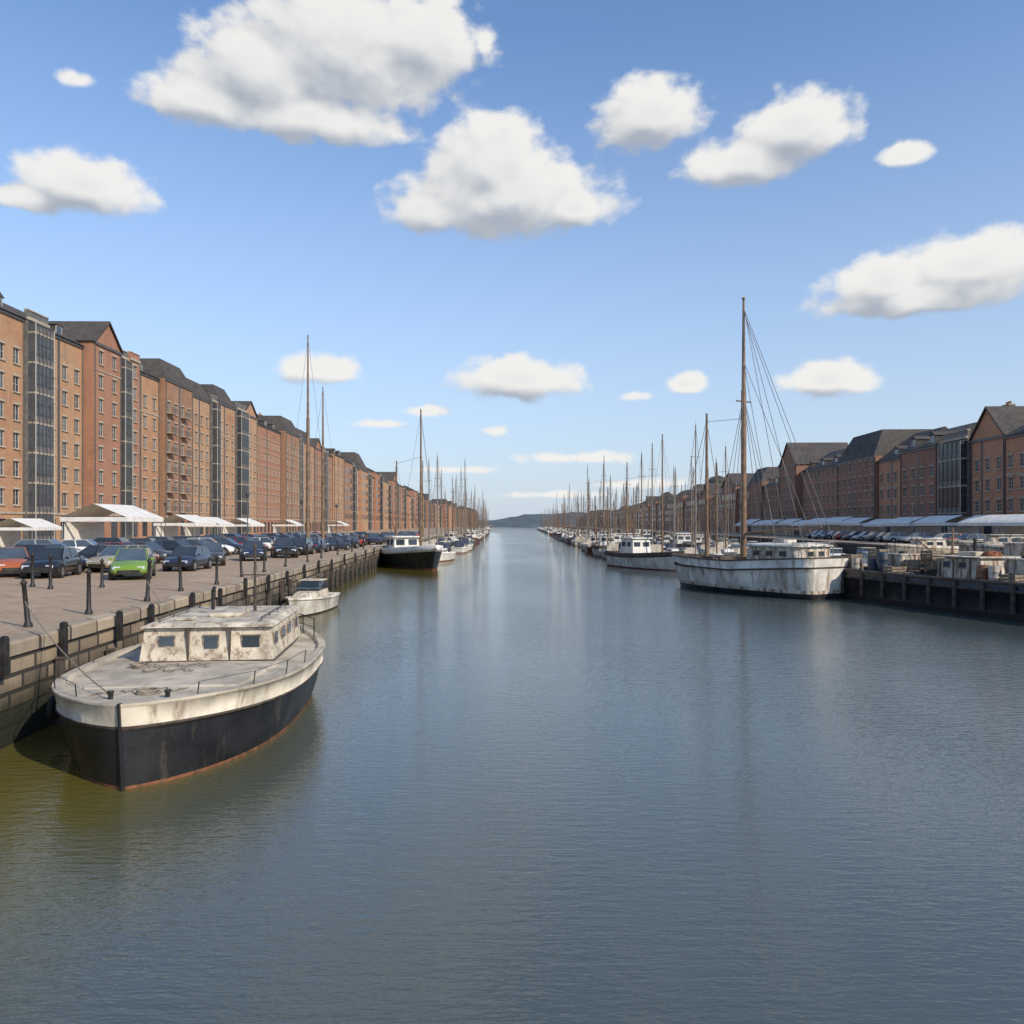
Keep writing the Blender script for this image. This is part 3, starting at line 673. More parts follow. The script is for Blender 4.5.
    for s_ in (1, -1):
        for (yy, xx) in ((-5.1, 1.2), (-4.4, 1.65), (-3.4, 2.1)):
            p0 = (s_ * xx, yy, 1.40); p1 = (s_ * xx, yy, 1.94); st.tube(p0, p1, 0.018, 0.018, 6)
            if s_ in prev: st.tube(prev[s_], p1, 0.015, 0.015, 6); st.tube((prev[s_][0], prev[s_][1], 1.68), (p1[0], p1[1], 1.68), 0.011, 0.011, 5)
            prev[s_] = p1
    st.tube((-1.2, -5.1, 1.94), (1.2, -5.1, 1.94), 0.015, 0.015, 6)
    st.obj("stern_rail", [m_dark], root)
    ma = MB(); ma.tube((0, 0, 0), (0, 0, 1.7), 0.045, 0.03, 8); ma.tube((-0.3, 0, 1.0), (0.3, 0, 1.0), 0.018, 0.018, 6)
    ma.tube((0, 0, 1.4), (0.0, 1.3, 0.02), 0.007, 0.007, 4); ma.tube((0, 0, 1.4), (0.0, -1.5, 0.02), 0.007, 0.007, 4)
    ma.lathe((0, 0, 1.7), [(0.05, 0), (0.05, 0.12), (0.02, 0.15)], 8); ma.obj("mast", [m_timber], root, (-0.55, -3.0, zr))
    ex = MB(); ex.tube((0, 0, 0), (0, 0, 0.5), 0.05, 0.05, 10); ex.tube((0, 0, 0.5), (0, -0.15, 0.6), 0.055, 0.055, 10); ex.obj("exhaust_pipe", [m_dark], root, (0.7, -3.5, zr))
    for (xx, yy) in ((0.5, 4.5), (-0.5, 4.5), (1.5, -4.6), (-1.5, -4.6)):
        bo = MB(); bo.lathe((0, 0, 0), [(0.07, 0), (0.045, 0.05), (0.045, 0.16), (0.065, 0.19), (0.055, 0.22)], 10); bo.obj("mooring_bitt", [m_dark], root, (xx, yy, dz + 0.06))
    rr = random.Random(3)
    for (cx, cy, cz, rad) in ((0.0, 4.05, 0.10, 0.22), (1.2, 0.9, 0.08, 0.18)):
        rc = MB()
        for k in range(3): rc.torus((rr.uniform(-.05, .05), rr.uniform(-.05, .05), 0.02 + k * 0.03), rad - 0.015 * k, 0.020, 18, 6)
        rc.obj("rope_coil", [m_rope], root, (cx, cy, dz + cz))
    for q in range(4):
        lr = MB(); n_ = 30; ph = rr.uniform(0, 6); x0_ = rr.uniform(-1.3, 0.2); y0_ = (3.65, 0.9, 3.95, 1.5)[q]; xw = rr.uniform(.8, 1.4)
        zz = dz + (0.10 if y0_ < 3.1 else .095)
        pts_ = [(x0_ + xw * k / n_ , y0_ + 0.14 * math.sin(k * .55 + ph) + .06 * math.sin(k * 1.7), 0.02 + 0.01 * (k % 2)) for k in range(n_ + 1)]
        lr.path(pts_, 0.015, 5); lr.obj("loose_rope", [m_rope], root, (0, 0, zz))
    gw = MB()
    for s_ in (1, -1):
        pv = None
        for (yy, xx) in ((4.6, 1.05), (3.6, 1.85), (2.4, 2.28), (1.0, 2.46)):
            p0 = (s_ * xx, yy, 1.43); p1 = (s_ * (xx + .03), yy - .02, 1.72); gw.tube(p0, p1, .012, .012, 5)
            if pv: gw.tube(pv, p1, .006, .006, 4)
            pv = p1
    gw.obj("guard_rail", [m_dark], root)
    for yy in (-2.5, 0.2, 2.0):
        tf = MB(); tf.torus((0, 0, 0), 0.2, 0.07, 18, 8, axis='x'); tf.tube((0, 0, 0.2), (-0.1, 0, 0.7), 0.012, 0.012, 5); tf.obj("tyre_fender", [m_rubber], root, (2.56, yy, 0.75))
hero_boat()
def hang_rope(name, a, b, sag, r, label):
    m = MB(); ps = []
    for k in range(13):
        t = k / 12; ps.append((a[0] + (b[0] - a[0]) * t, a[1] + (b[1] - a[1]) * t, a[2] + (b[2] - a[2]) * t - sag * 4 * t * (1 - t)))
    m.path(ps, r, 6); return tag(m.obj(name, [m_rope]), label, "rope")
hang_rope("mooring_rope", (-7.33, 14.62, 1.5), (-11.75, 19.3, 2.75), 0.2, 0.013, "slack mooring rope tied from old boat to quay post")
hang_rope("mooring_rope", (-9.3, 23.5, 1.5), (-11.85, 26.0, 2.75), 0.25, 0.013, "slack mooring rope tied from old boat to quay post")

def sailboat(loc, rz, hullm, covm, sparm, label, L=10.0, B=3.2, mastH=13.5):
    root = empty("sailboat", loc, rz, label, "boat", "boats moored along the harbour")
    zg = lambda t: 1.0 + 0.35 * t ** 2 + 0.05 * (1 - t) ** 2
    lv = [('a', -0.5, 0.3, 1), ('a', 0.0, 0.85, 1), ('a', 0.12, 0.88, 1), ('g', 0.25, 0.97, 0), ('g', 0.20, 0.985, 2), ('g', 0.0, 1.0, 0)]
    b = hull_mesh(L, B, zg, lv, 3, bul=0.12, stern=0.65, bow_p=1.9, bow_q=1.0, rake=0.9, n=14, fine=0.4, keel=-0.5)
    b.obj("hull", [hullm, m_red, m_timber, m_deck], root)
    c = MB(); z = 1.0
    c.frus([(-0.95, -1.2, z), (0.95, -1.2, z), (0.65, 2.6, z), (-0.65, 2.6, z)], [(-0.8, -1.1, z + 0.6), (0.8, -1.1, z + 0.6), (0.5, 2.2, z + 0.5), (-0.5, 2.2, z + 0.5)], 0)
    for s_ in (1, -1):
        for k in range(3):
            yy = -0.7 + k * 0.95; xx = s_ * (0.91 - 0.08 * k); c.box(*sorted((xx - 0.03 * s_, xx + 0.005 * s_)), yy, yy + 0.6, z + 0.2, z + 0.42, 1)
    c.obj("cabin", [m_white, m_glass], root, bevel=0.03)
    sh = MB(); sh.frus([(-0.95, -2.2, z + 0.05), (0.95, -2.2, z + 0.05), (0.9, -1.0, z + 0.5), (-0.9, -1.0, z + 0.5)], [(-0.85, -2.1, z + 1.2), (0.85, -2.1, z + 1.2), (0.75, -1.1, z + 1.15), (-0.75, -1.1, z + 1.15)]); sh.obj("spray_hood", [covm], root, bevel=0.06)
    ms = MB(); ms.tube((0, 0.9, 1.4), (0, 0.9, mastH), 0.10, 0.06, 8); ms.tube((-0.9, 0.9, mastH * 0.55), (0.9, 0.9, mastH * 0.55), 0.03, 0.03, 5); ms.tube((-0.55, 0.9, mastH * 0.78), (0.55, 0.9, mastH * 0.78), 0.025, 0.025, 5); ms.tube((0, 0.9, mastH), (0, 0.9, mastH + 0.6), 0.015, 0.01, 4)
    ms.obj("mast", [sparm], root)
    bm = MB(); bm.tube((0, 0.7, 2.5), (0, -3.6, 2.6), 0.06, 0.05, 6); bm.obj("boom", [sparm], root)
    sl_ = MB(); sl_.tube((0, 0.6, 2.68), (0, -1.5, 2.72), 0.17, 0.19, 8); sl_.tube((0, -1.5, 2.72), (0, -3.4, 2.72), 0.19, 0.09, 8); sl_.obj("furled_sail", [covm], root)
    rg = MB(); top = (0, 0.9, mastH - 0.1); r = 0.014
    for p_ in ((0, L/2 + 0.6, 1.4), (0, -L/2, 1.2), (1.4, 0.4, 1.15), (-1.4, 0.4, 1.15)): rg.tube(top, p_, r, r, 3)
    for s_ in (1, -1): rg.tube((0, 0.9, mastH * 0.55), (s_ * 1.35, -0.4, 1.15), r, r, 3)
    rg.obj("rigging", [m_wire], root)
    pr = MB()
    for s_ in (1, -1):
        pv = None
        for yy in (-4.3, -2.5, -0.5, 1.5, 3.2):
            xx = s_ * (1.45 - max(0, yy) * 0.22); pr.tube((xx, yy, 1.05), (xx, yy, 1.7), 0.015, 0.015, 4)
            if pv: pr.tube(pv, (xx, yy, 1.7), .01, .01, 3)
            pv = (xx, yy, 1.7)
    pr.obj("guard_rail", [m_steel], root)
    return root
def fishing_boat(loc, rz, hullm, topm, label, L=13.0, B=4.4, name="fishing_boat", mH=13, wh=2.0):
    root = empty(name, loc, rz, label, "boat", "boats moored along the harbour")
    zg = lambda t: 1.5 + 0.9 * max(0, t - 0.3) ** 1.6 + 0.15 * (1 - t) ** 2
    lv = [('a', -0.6, 0.4, 2), ('a', 0.0, 0.86, 2), ('a', 0.12, 0.89, 2), ('g', 0.5, 0.97, 0), ('g', 0.42, 0.985, 1), ('g', 0.0, 1.0, 1)]
    b = hull_mesh(L, B, zg, lv, 3, bul=0.5, stern=0.7, bow_p=2.5, bow_q=0.75, rake=1.0, n=18, fine=0.35, keel=-0.6)
    b.obj("hull", [hullm, topm, m_red, m_deck], root)
    z = 1.1; c = MB()
    c.frus([(-1.15, -3.8, z), (1.15, -3.8, z), (1.15, -0.8, z), (-1.15, -0.8, z)], [(-1.05, -3.7, z + wh), (1.05, -3.7, z + wh), (1.05, -1.0, z + wh), (-1.05, -1.0, z + wh)], 0)
    c.box(-1.25, 1.25, -3.9, -0.75, z + wh, z + wh + 0.12, 0); c.obj("wheelhouse", [m_white], root, bevel=0.03)
    for s_ in (1, -1):
        for cy in (-3.0, -1.8): q = MB(); quad_win(q, (0, 0, 0), 0.8, 0.5, 'x+' if s_ > 0 else 'x-', 0, 1); q.obj("window", [m_dframe, m_glass], root, (s_ * 1.08, cy, z + wh * .7))
    for sy, nn in ((-0.92, 'y+'), (-3.75, 'y-')):
        for cx in (-0.55, 0.55): q = MB(); quad_win(q, (0, 0, 0), 0.75, 0.5, nn, 0, 1); q.obj("window", [m_dframe, m_glass], root, (cx, sy, z + wh * .7))
    hc = MB(); hc.box(-0.9, 0.9, 0.5, 2.8, z, z + 0.5); hc.obj("hatch", [m_timber], root, bevel=0.03)
    for (yy, hh) in ((3.4, mH), (-4.3, mH * 0.72)):
        ms = MB(); ms.tube((0, yy, z), (0, yy, hh), 0.12, 0.06, 8); ms.tube((0, yy, 2.7), (0, yy - 2.4, 4.6), 0.06, 0.045, 6); ms.obj("mast", [m_spar], root)
    rg = MB(); r = 0.014
    for (yy, hh) in ((3.4, mH), (-4.3, mH * 0.72)):
        for s_ in (1, -1): rg.tube((0, yy, hh - 0.3), (s_ * 1.7, yy - .8, 1.7), r, r, 3)
    rg.tube((0, 3.4, mH - 0.3), (0, L/2 + 0.8, 2.2), r, r, 3); rg.tube((0, -4.3, mH * 0.72), (0, -L/2, 1.7), r, r, 3); rg.tube((0, 3.4, mH * .7), (0, -4.3, mH * 0.70), r, r, 3)
    rg.obj("rigging", [m_wire], root)
    return root
def cruiser(loc, rz, hullm, label, L=7.5, cabm=None):
    root = empty("motor_cruiser", loc, rz, label, "boat", "boats moored along the harbour")
    zg = lambda t: 0.95 + 0.35 * t ** 2
    lv = [('a', -0.4, 0.4, 1), ('a', 0.0, 0.86, 1), ('a', 0.1, 0.88, 1), ('g', 0.2, 0.97, 0), ('g', 0.15, 0.99, 2), ('g', 0.0, 1.0, 0)]
    b = hull_mesh(L, 2.5, zg, lv, 3, bul=0.12, stern=0.85, bow_p=2.2, bow_q=0.8, rake=0.8, n=14, fine=0.4, keel=-0.4)
    b.obj("hull", [hullm, m_black, m_timber, m_deck], root)
    c = MB(); z = 0.88
    c.frus([(-0.95, -1.6, z), (0.95, -1.6, z), (0.7, 2.2, z), (-0.7, 2.2, z)], [(-0.8, -1.5, z + 0.6), (0.8, -1.5, z + 0.6), (0.5, 1.6, z + 0.5), (-0.5, 1.6, z + 0.5)], 0)
    c.frus([(-0.85, -1.5, z + 0.6), (0.85, -1.5, z + 0.6), (0.75, 0.5, z + 0.6), (-0.75, 0.5, z + 0.6)], [(-0.72, -1.4, z + 1.15), (0.72, -1.4, z + 1.15), (0.6, -0.1, z + 1.15), (-0.6, -0.1, z + 1.15)], 1)
    c.box(-0.8, 0.8, -1.5, -0.05, z + 1.15, z + 1.22, 0); c.obj("cabin", [cabm or m_white, m_glass], root, bevel=0.03)
    rl = MB(); ps = [(-1.0, 0.5, 1.6), (-0.7, 2.6, 1.75), (0, 3.6, 1.85), (0.7, 2.6, 1.75), (1.0, 0.5, 1.6)]
    rl.path(ps, 0.018, 5)
    for p_ in ps: rl.tube((p_[0], p_[1], 1.0), p_, 0.015, 0.015, 4)
    rl.obj("bow_rail", [m_steel], root)
    return root
T = {}; NB = [0]
def place(kind, x, y, rz, sc=1.0, mz=1.0, far=False):
    NB[0] += 1
    skip = ('rigging', 'guard_rail', 'window', 'boom', 'spray_hood') if far else ()
    lib = {
     's_white': lambda l, r: sailboat(l, r, m_white, m_bluecov, m_alu, "white sailing yacht with blue canvas cover"),
     's_navy': lambda l, r: sailboat(l, r, m_navy, m_sail, m_alu, "navy hulled sailing yacht with furled cream sail", mastH=15),
     's_wood': lambda l, r: sailboat(l, r, m_cream, m_sail, m_spar, "cream hulled yacht with varnished wooden mast", mastH=14),
     's_green': lambda l, r: sailboat(l, r, m_green, m_bluecov, m_spar, "green hulled yacht with wooden mast", mastH=12.5),
     'f_low': lambda l, r: fishing_boat(l, r, m_black, m_white, "black hulled fishing boat with low white wheelhouse and two masts", wh=1.35),
     'f_black': lambda l, r: fishing_boat(l, r, m_black, m_white, "black hulled fishing boat with white wheelhouse and two masts"),
     'f_white': lambda l, r: fishing_boat(l, r, m_gwhite, m_timber, "white fishing boat with two wooden masts", mH=14),
     'f_red': lambda l, r: fishing_boat(l, r, m_maroon, m_cream, "maroon fishing boat with white wheelhouse", mH=12),
     'c_white': lambda l, r: cruiser(l, r, m_white, "small white motor cruiser with bow rail"),
     'c_navy': lambda l, r: cruiser(l, r, m_navy, "small navy motor cruiser with white cabin"),
     'c_old': lambda l, r: cruiser(l, r, m_gwhite, "small grimy white motor cruiser with worn cabin", cabm=m_peel),
    }
    if kind not in T:
        o = lib[kind]((x, y, 0), rz); T[kind] = o; o.scale = (sc, sc, sc)
        return o
    return copy_thing(T[kind], (x, y, 0), rz, sc, skip, mz)
D = math.radians
place('c_old', -10.75, 42.5, D(178), .80)
place('f_low', -11.4, 89, D(203), 1.3)
place('s_white', -9.4, 103, D(172))
place('s_wood', -13.0, 116, D(4)); place('c_navy', -11.0, 122, D(180)); place('s_navy', -13.2, 128, D(180))
KS = ['s_white', 's_navy', 's_wood', 's_white', 's_green', 'f_black', 'f_white', 'f_red', 's_navy', 's_wood', 's_navy', 'c_navy']
y = 136
while y < 760:
    e = qx(y)
    for col in range(2 if y < 420 else 1):
        if R.random() < 0.95:
            place(R.choice(KS), e + 3.2 + col * 4.0 + R.uniform(-0.3, 0.3) + (y - 130) * 0.004, y + R.uniform(-1.5, 1.5), D(R.choice([0, 180]) + R.uniform(-5, 5)), R.uniform(0.85, 1.05), R.uniform(0.85, 1.35), y > 330)
    y += 12.0 if y < 420 else 15
place('f_white', 14.4, 86, D(200), 1.0, 1.0)
place('s_navy', 19.0, 84, D(185)); place('s_green', 14.6, 102, D(176))
y = 66
LOW = ['c_white', 'c_navy', 'c_old', 'c_white', 'c_old', 's_white']
while y < 740:
    base = 13.6 + max(0, y - 100) * 0.019
    emax = 44 + (y - 57) * 0.04 - 3
    for col in range(8):
        x = base + col * 4.4 + R.uniform(-0.35, 0.35)
        if x > emax: continue
        if y < 75 and x < 24: continue
        if col == 0 and y < 108: continue
        if col == 1 and y < 94: continue
        if y > 300 and col > 2: continue
        if y > 200 and col > 5: continue
        k_ = R.choice(KS); mz = R.uniform(0.8, 1.25); scl = R.uniform(0.85, 1.05)
        if x / y > 0.27:
            k_ = R.choice(LOW); mz = R.uniform(.5, .75)
        if R.random() < (0.9 if y < 300 else 0.85):
            place(k_, x, y + R.uniform(-1.2, 1.2), D(R.choice([0, 180]) + R.uniform(-6, 6)), scl, mz, y > 300)
    y += 11.5 if y < 300 else 15
print("boats", NB[0])

def ketch():
    hx, hy = (12.6 - 19.6), (62.0 - 49.6); ang = math.atan2(-hx, hy)
    root = empty("sailing_trawler", (16.3, 55.4, 0), ang, "large grimy white wooden sailing trawler with tall brown mast and rigging", "boat")
    zg = lambda t: 2.25 + 0.35 * max(0, t - 0.4) ** 1.5 + 0.75 * max(0, 0.45 - t) ** 0.9
    lv = [('a', -0.7, 0.4, 2), ('a', 0.0, 0.84, 2), ('a', 0.34, 0.88, 2), ('a', 0.36, 0.882, 5), ('a', 0.55, 0.90, 5), ('g', 1.0, 0.95, 0), ('g', 0.72, 0.965, 0), ('g', 0.70, 0.985, 3), ('g', 0.60, 0.985, 3), ('g', 0.58, 0.97, 0), ('g', 0.1, 1.0, 0), ('g', 0.0, 1.01, 3)]
    b = hull_mesh(13.4, 5.0, zg, lv, 4, bul=0.75, stern=0.62, bow_p=2.6, bow_q=0.65, rake=0.9, n=34, fine=0.3, mid=0.5, stern_p=0.55, cap=0.14)
    b.obj("hull", [m_gwhite, m_black, m_black, m_timber, m_deck, m_rusty], root)
    z = 1.6; H = 1.62
    def rr_ring(hw, y0, y1, rad, zz):
        ps = []
        for (cx, cy, a0) in ((hw - rad, y1 - rad, 0), (-hw + rad, y1 - rad, 90), (-hw + rad, y0 + rad, 180), (hw - rad, y0 + rad, 270)):
            for k in range(6): a = math.radians(a0 + k * 18); ps.append((cx + rad * math.cos(a), cy + rad * math.sin(a), zz))
        return ps
    def loft(mb, rings, mi=0):
        n_ = len(rings[0]); vv = [p for r_ in rings for p in r_]
        mb.add(vv, [(k * n_ + i, k * n_ + (i + 1) % n_, (k + 1) * n_ + (i + 1) % n_, (k + 1) * n_ + i) for k in range(len(rings) - 1) for i in range(n_)], mi, True)
        mb.add(rings[-1], [tuple(range(n_))], mi)
    c = MB(); loft(c, [rr_ring(1.85, -5.9, -1.2, .7, z), rr_ring(1.72, -5.8, -1.35, .7, z + H)]); c.obj("deckhouse", [m_rusty], root)
    r_ = MB(); loft(r_, [rr_ring(1.9, -6.0, -1.15, .8, z + H), rr_ring(1.92, -6.02, -1.12, .8, z + H + .07), rr_ring(1.7, -5.8, -1.35, .75, z + H + .17), rr_ring(1.0, -5.0, -2.2, .5, z + H + .22)])
    r_.box(-.6, .5, -3.8, -2.8, z + H + .18, z + H + .42); r_.obj("deckhouse_roof", [m_gwhite], root)
    for s_ in (1, -1):
        for k in range(3): q = MB(); quad_win(q, (0, 0, 0), 0.6, 0.36, 'x+' if s_ > 0 else 'x-', 0, 1); q.obj("window", [m_brown, m_glass], root, (s_ * 1.745, -4.7 + k * 1.1, z + 1.18))
    for cx in (-.75, .25, ): q = MB(); quad_win(q, (0, 0, 0), 0.6, 0.36, 'y-', 0, 1); q.obj("window", [m_brown, m_glass], root, (cx + .2, -5.82, z + 1.18))
    h = MB(); h.box(-1.1, 1.1, 2.2, 3.4, z, z + 0.75); h.obj("hatch", [m_timber], root, bevel=0.04)
    M1 = (0, 0.35); M2 = (0, 4.0); H1 = 20.3; H2 = 12.8
    ms = MB(); ms.tube((0, 0, z), (0, 0, 14), 0.22, 0.17, 12); ms.tube((0, 0, 13.8), (0, 0, H1), 0.15, 0.08, 10); ms.tube((-0.7, 0, 13.2), (0.7, 0, 13.2), 0.05, 0.05, 6); ms.lathe((0, 0, H1), [(0.12, 0), (0.12, 0.12), (0.03, 0.16)], 8); ms.obj("mast", [m_spar], root, (M1[0], M1[1], 0))
    ms = MB(); ms.tube((0, 0, z), (0, 0, H2), 0.16, 0.08, 10); ms.obj("mast", [m_spar], root, (M2[0], M2[1], 0))
    bm = MB(); bm.tube((0, 0.1, 4.0), (0, -6.2, 4.5), 0.10, 0.07, 8); bm.obj("boom", [m_spar], root)
    rg = MB(); r = 0.019; my = M1[1]
    for s_ in (1, -1):
        for yy in (-0.8, 0.0, 0.9): rg.tube((0, my, 13.6), (s_ * 2.35, yy, 2.6), r, r, 4)
        rg.tube((0, my, H1 - 0.4), (s_ * 2.3, -1.6, 2.6), r, r, 4)
        rg.tube((0, my, H1 - 0.6), (s_ * 1.5, -6.3, 2.8), r, r, 4); rg.tube((0, my, 16.0), (s_ * 1.9, -4.4, 2.8), r, r, 4)
        rg.tube((0, M2[1], H2 - 0.6), (s_ * 1.7, 3.6, 2.6), r, r, 4)
    rg.tube((0, M2[1], H2 - 0.5), (0, 7.4, 2.7), r, r, 4); rg.tube((0, my, 12.0), (0, M2[1], H2 - .6), r, r, 4)
    rg.tube((0, my, H1 - 0.8), (0, -6.1, 4.6), r, r, 4)
    rg.obj("rigging", [m_wire], root)
    rl = MB(); pv = None
    for k in range(9):
        a = math.pi * k / 8; p_ = (1.7 * math.cos(a), -5.4 - 1.0 * math.sin(a), 3.5); rl.tube((p_[0], p_[1], 2.6), p_, 0.025, 0.025, 5)
        if pv: rl.tube(pv, p_, 0.022, 0.022, 5)
        pv = p_
    rl.obj("stern_rail", [m_steel], root)
    for k in range(2):
        tf = MB(); tf.torus((0, 0, 0), 0.33, 0.12, 18, 8, axis='x'); tf.tube((0, 0, 0.3), (-0.1, 0, 1.3), 0.015, 0.015, 5); tf.obj("tyre_fender", [m_rubber], root, (2.55, -2.5 + k * 2.6, 1.0))
    for k, (xx, yy) in enumerate(((-1.5, 1.6), (1.4, 2.0), (-1.3, 4.4), (1.3, -.4))):
        b = MB(); b.lathe((0, 0, 0), [(.24, 0), (.27, .35), (.24, .7), (.2, .7)], 12); b.obj("deck_barrel", [m_timber], root, (xx, yy, z))
ketch()

# ------------------------------------------------------------------ old black barge against the near wharf, with its clutter
BA = math.atan2(4.7, 17.0); BC = Vector((24.85, 43.9, 0))
def bw(x, y, z):
    return (BC.x + x * math.cos(BA) - y * math.sin(BA), BC.y + x * math.sin(BA) + y * math.cos(BA), z)
m_rdeck = M("rusty_steel_deck", (.13, .10, .075), .85, var=.5, dirt=(.24, .16, .10), scale=2, bmp=.5)
def barge():
    root = empty("cargo_barge", BC, BA, "old black steel barge moored at the wharf with rusty cream cabin", "boat")
    zg = lambda t: 1.85 + 0.12 * abs(t - .5) ** 1.5
    lv = [('a', -0.6, 0.8, 1), ('a', 0.0, 0.95, 1), ('a', 0.3, 0.97, 1), ('g', 0.55, 0.985, 0), ('g', 0.54, 1.0, 2), ('g', 0.40, 1.0, 2), ('g', 0.39, 0.985, 0), ('g', 0.1, 0.99, 0), ('g', 0.0, 1.0, 3)]
    b = hull_mesh(18.6, 4.8, zg, lv, 3, bul=0.25, stern=0.9, bow_p=12, bow_q=0.4, rake=0.15, n=34, fine=0.03, mid=0.4, cap=0.2, stern_p=.5, cap_mi=3)
    b.obj("hull", [m_black, M("tarred_hull", (.018, .015, .013), .8, var=.5, dirt=(.07, .045, .03)), m_timber, m_rdeck], root)
    dz = 1.62
    c = MB(); c.frus([(-1.35, -2.4, dz), (1.35, -2.4, dz), (1.35, 0.6, dz), (-1.35, 0.6, dz)], [(-1.28, -2.3, dz + 1.25), (1.28, -2.3, dz + 1.25), (1.28, 0.5, dz + 1.15), (-1.28, 0.5, dz + 1.15)], 0)
    for yy in (-1.7, -.6, .3): c.box(-1.39, -1.36, yy - .04, yy + .04, dz, dz + 1.1, 1)
    c.obj("cabin", [m_rusty, m_timber], root, bevel=.04)
    c = MB(); c.box(-1.5, 1.5, -2.5, .7, dz + 1.251, dz + 1.32, 0); c.box(-.6, .5, -1.3, -.2, dz + 1.32, dz + 1.54, 0); c.obj("cabin_roof", [m_peel], root, bevel=.03)
    for yy in (-1.15, -.1): q = MB(); quad_win(q, (0, 0, 0), .45, .34, 'x-', 0, 1); q.obj("window", [m_brown, m_glass], root, (-1.31, yy, dz + .85))
    q = MB(); quad_win(q, (0, 0, 0), .6, .4, 'y-', 0, 1); q.obj("window", [m_brown, m_glass], root, (.5, -2.34, dz + .85))
    h = MB(); h.box(-1.3, 1.3, 1.5, 6.4, dz, dz + .35)
    for k in range(9): h.box(-1.36, 1.36, 1.55 + k * .57, 1.60 + k * .57, dz + .35, dz + .4)
    h.obj("hold_cover", [m_timber], root, bevel=.02)
    h = MB(); h.box(-1.2, 1.2, -6.0, -3.2, dz, dz + .4); h.obj("hold_cover", [m_timber], root, bevel=.03)
    m = MB(); m.tube((0, 0, 0), (0, 0, 2.8), .07, .05, 8); m.tube((0, 0, .4), (-.1, 2.6, 2.2), .05, .04, 6); m.tube((0, 0, 2.7), (-.1, 2.6, 2.2), .012, .012, 4); m.obj("derrick", [m_spar], root, (.2, 1.05, dz))
    e = MB(); e.tube((0, 0, 0), (0, 0, .8), .09, .09, 10); e.lathe((0, 0, .8), [(.15, 0), (.15, .04), (.04, .14)], 10); e.obj("exhaust_pipe", [m_dark], root, (.9, .2, dz + 1.32))
    for yy in (-7.6, 1.2, 7.8):
        for s_ in (-1, 1):
            bo = MB(); bo.lathe((0, 0, 0), [(.13, 0), (.09, .05), (.09, .35), (.14, .4), (.12, .46)], 10); bo.obj("mooring_bitt", [m_dark], root, (s_ * 1.75, yy, dz + .05))
    # timber rubbing posts down the side
    for k in range(9):
        t_ = MB(); t_.box(-.07, .07, -.09, .09, 0, 1.35); t_.obj("rubbing_post", [m_timber], root, (-2.43, -7 + k * 1.75, .35), bevel=.01)
barge()
DZ = 1.67
def barrel(loc, mt, lab, h=1.0):
    b = MB(); b.lathe((0, 0, 0), [(.27, 0), (.29, .02), (.29, .28*h), (.305, .30*h), (.29, .32*h), (.29, .58*h), (.305, .60*h), (.29, .62*h), (.29, .88*h), (.27, .9*h), (.25, .88*h)], 18)
    o = b.obj("oil_drum", [mt]); o.location = loc; tag(o, lab, "drum", "oil drums on barge and wharf"); return o
m_drum = M("blue_drum_paint", (.03, .055, .085), .6, var=.4, dirt=(.12, .06, .03), dirt_lo=.52, dirt_hi=.66)
m_rustor = M("rust_orange_paint", (.25, .10, .05), .7, var=.4, dirt=(.1, .05, .03))
for (x, y, mt, lb_, hh_) in ((-1.6, 4.4, m_drum, "faded dark blue oil drum on the barge deck", 1.45), (-1.65, 5.2, m_drum, "faded dark blue oil drum on the barge deck", 1), (-1.7, 6.6, m_rusty, "rust streaked pale oil drum on the barge deck", 1),
                     (-1.75, -2.9, m_rustor, "rusty orange oil drum on the barge deck", 1), (-1.75, -3.6, m_rusty, "rust streaked pale oil drum on the barge deck", 1), (1.0, 7.2, m_drum, "faded dark blue oil drum on the barge deck", 1), (.3, 7.6, m_rustor, "rusty orange oil drum on the barge deck", 1)):
    barrel(bw(x, y, DZ), mt, lb_, hh_)
def tank(loc, w, l, h, lab):
    root = empty("storage_tank", loc, BA, lab, "container")
    b = MB(); b.box(-w/2, w/2, -l/2, l/2, .1, h)
    for k in range(5):
        x = -w/2 + .1 + (w - .2) * k / 4; b.box(x - .05, x + .05, -l/2 - .05, l/2 + .05, .1, h - .02)
    b.box(-w/2 - .06, w/2 + .06, -l/2 - .06, l/2 + .06, h - .002, h + .1); b.obj("body", [m_rusty], root, bevel=.02)
    b = MB(); b.box(-w/2, -w/2 + .2, -l/2, l/2, 0, .1); b.box(w/2 - .2, w/2, -l/2, l/2, 0, .1); b.obj("skid", [m_timber], root)
    b = MB(); b.lathe((0, 0, 0), [(.25, 0), (.25, .1), (.2, .14)], 12); b.obj("lid", [m_dark], root, (0, 0, h + .1))
tank(bw(-.4, -4.2, DZ + .37), 1.5, 1.2, .8, "small rust stained white tank on the barge")
tank(bw(-.2, 4.4, DZ + .37), 1.4, 1.3, .75, "small rust stained white tank on the barge")
tank((29.4, 45.0, GZ), 2.4, 1.8, 1.4, "large rust stained cream tank on the wharf")
tank((29.6, 50.5, GZ), 2.0, 1.5, 1.2, "rust stained cream tank on the wharf")
tank((35.5, 52.5, GZ), 2.6, 1.8, 1.6, "large rust stained cream tank on the wharf")
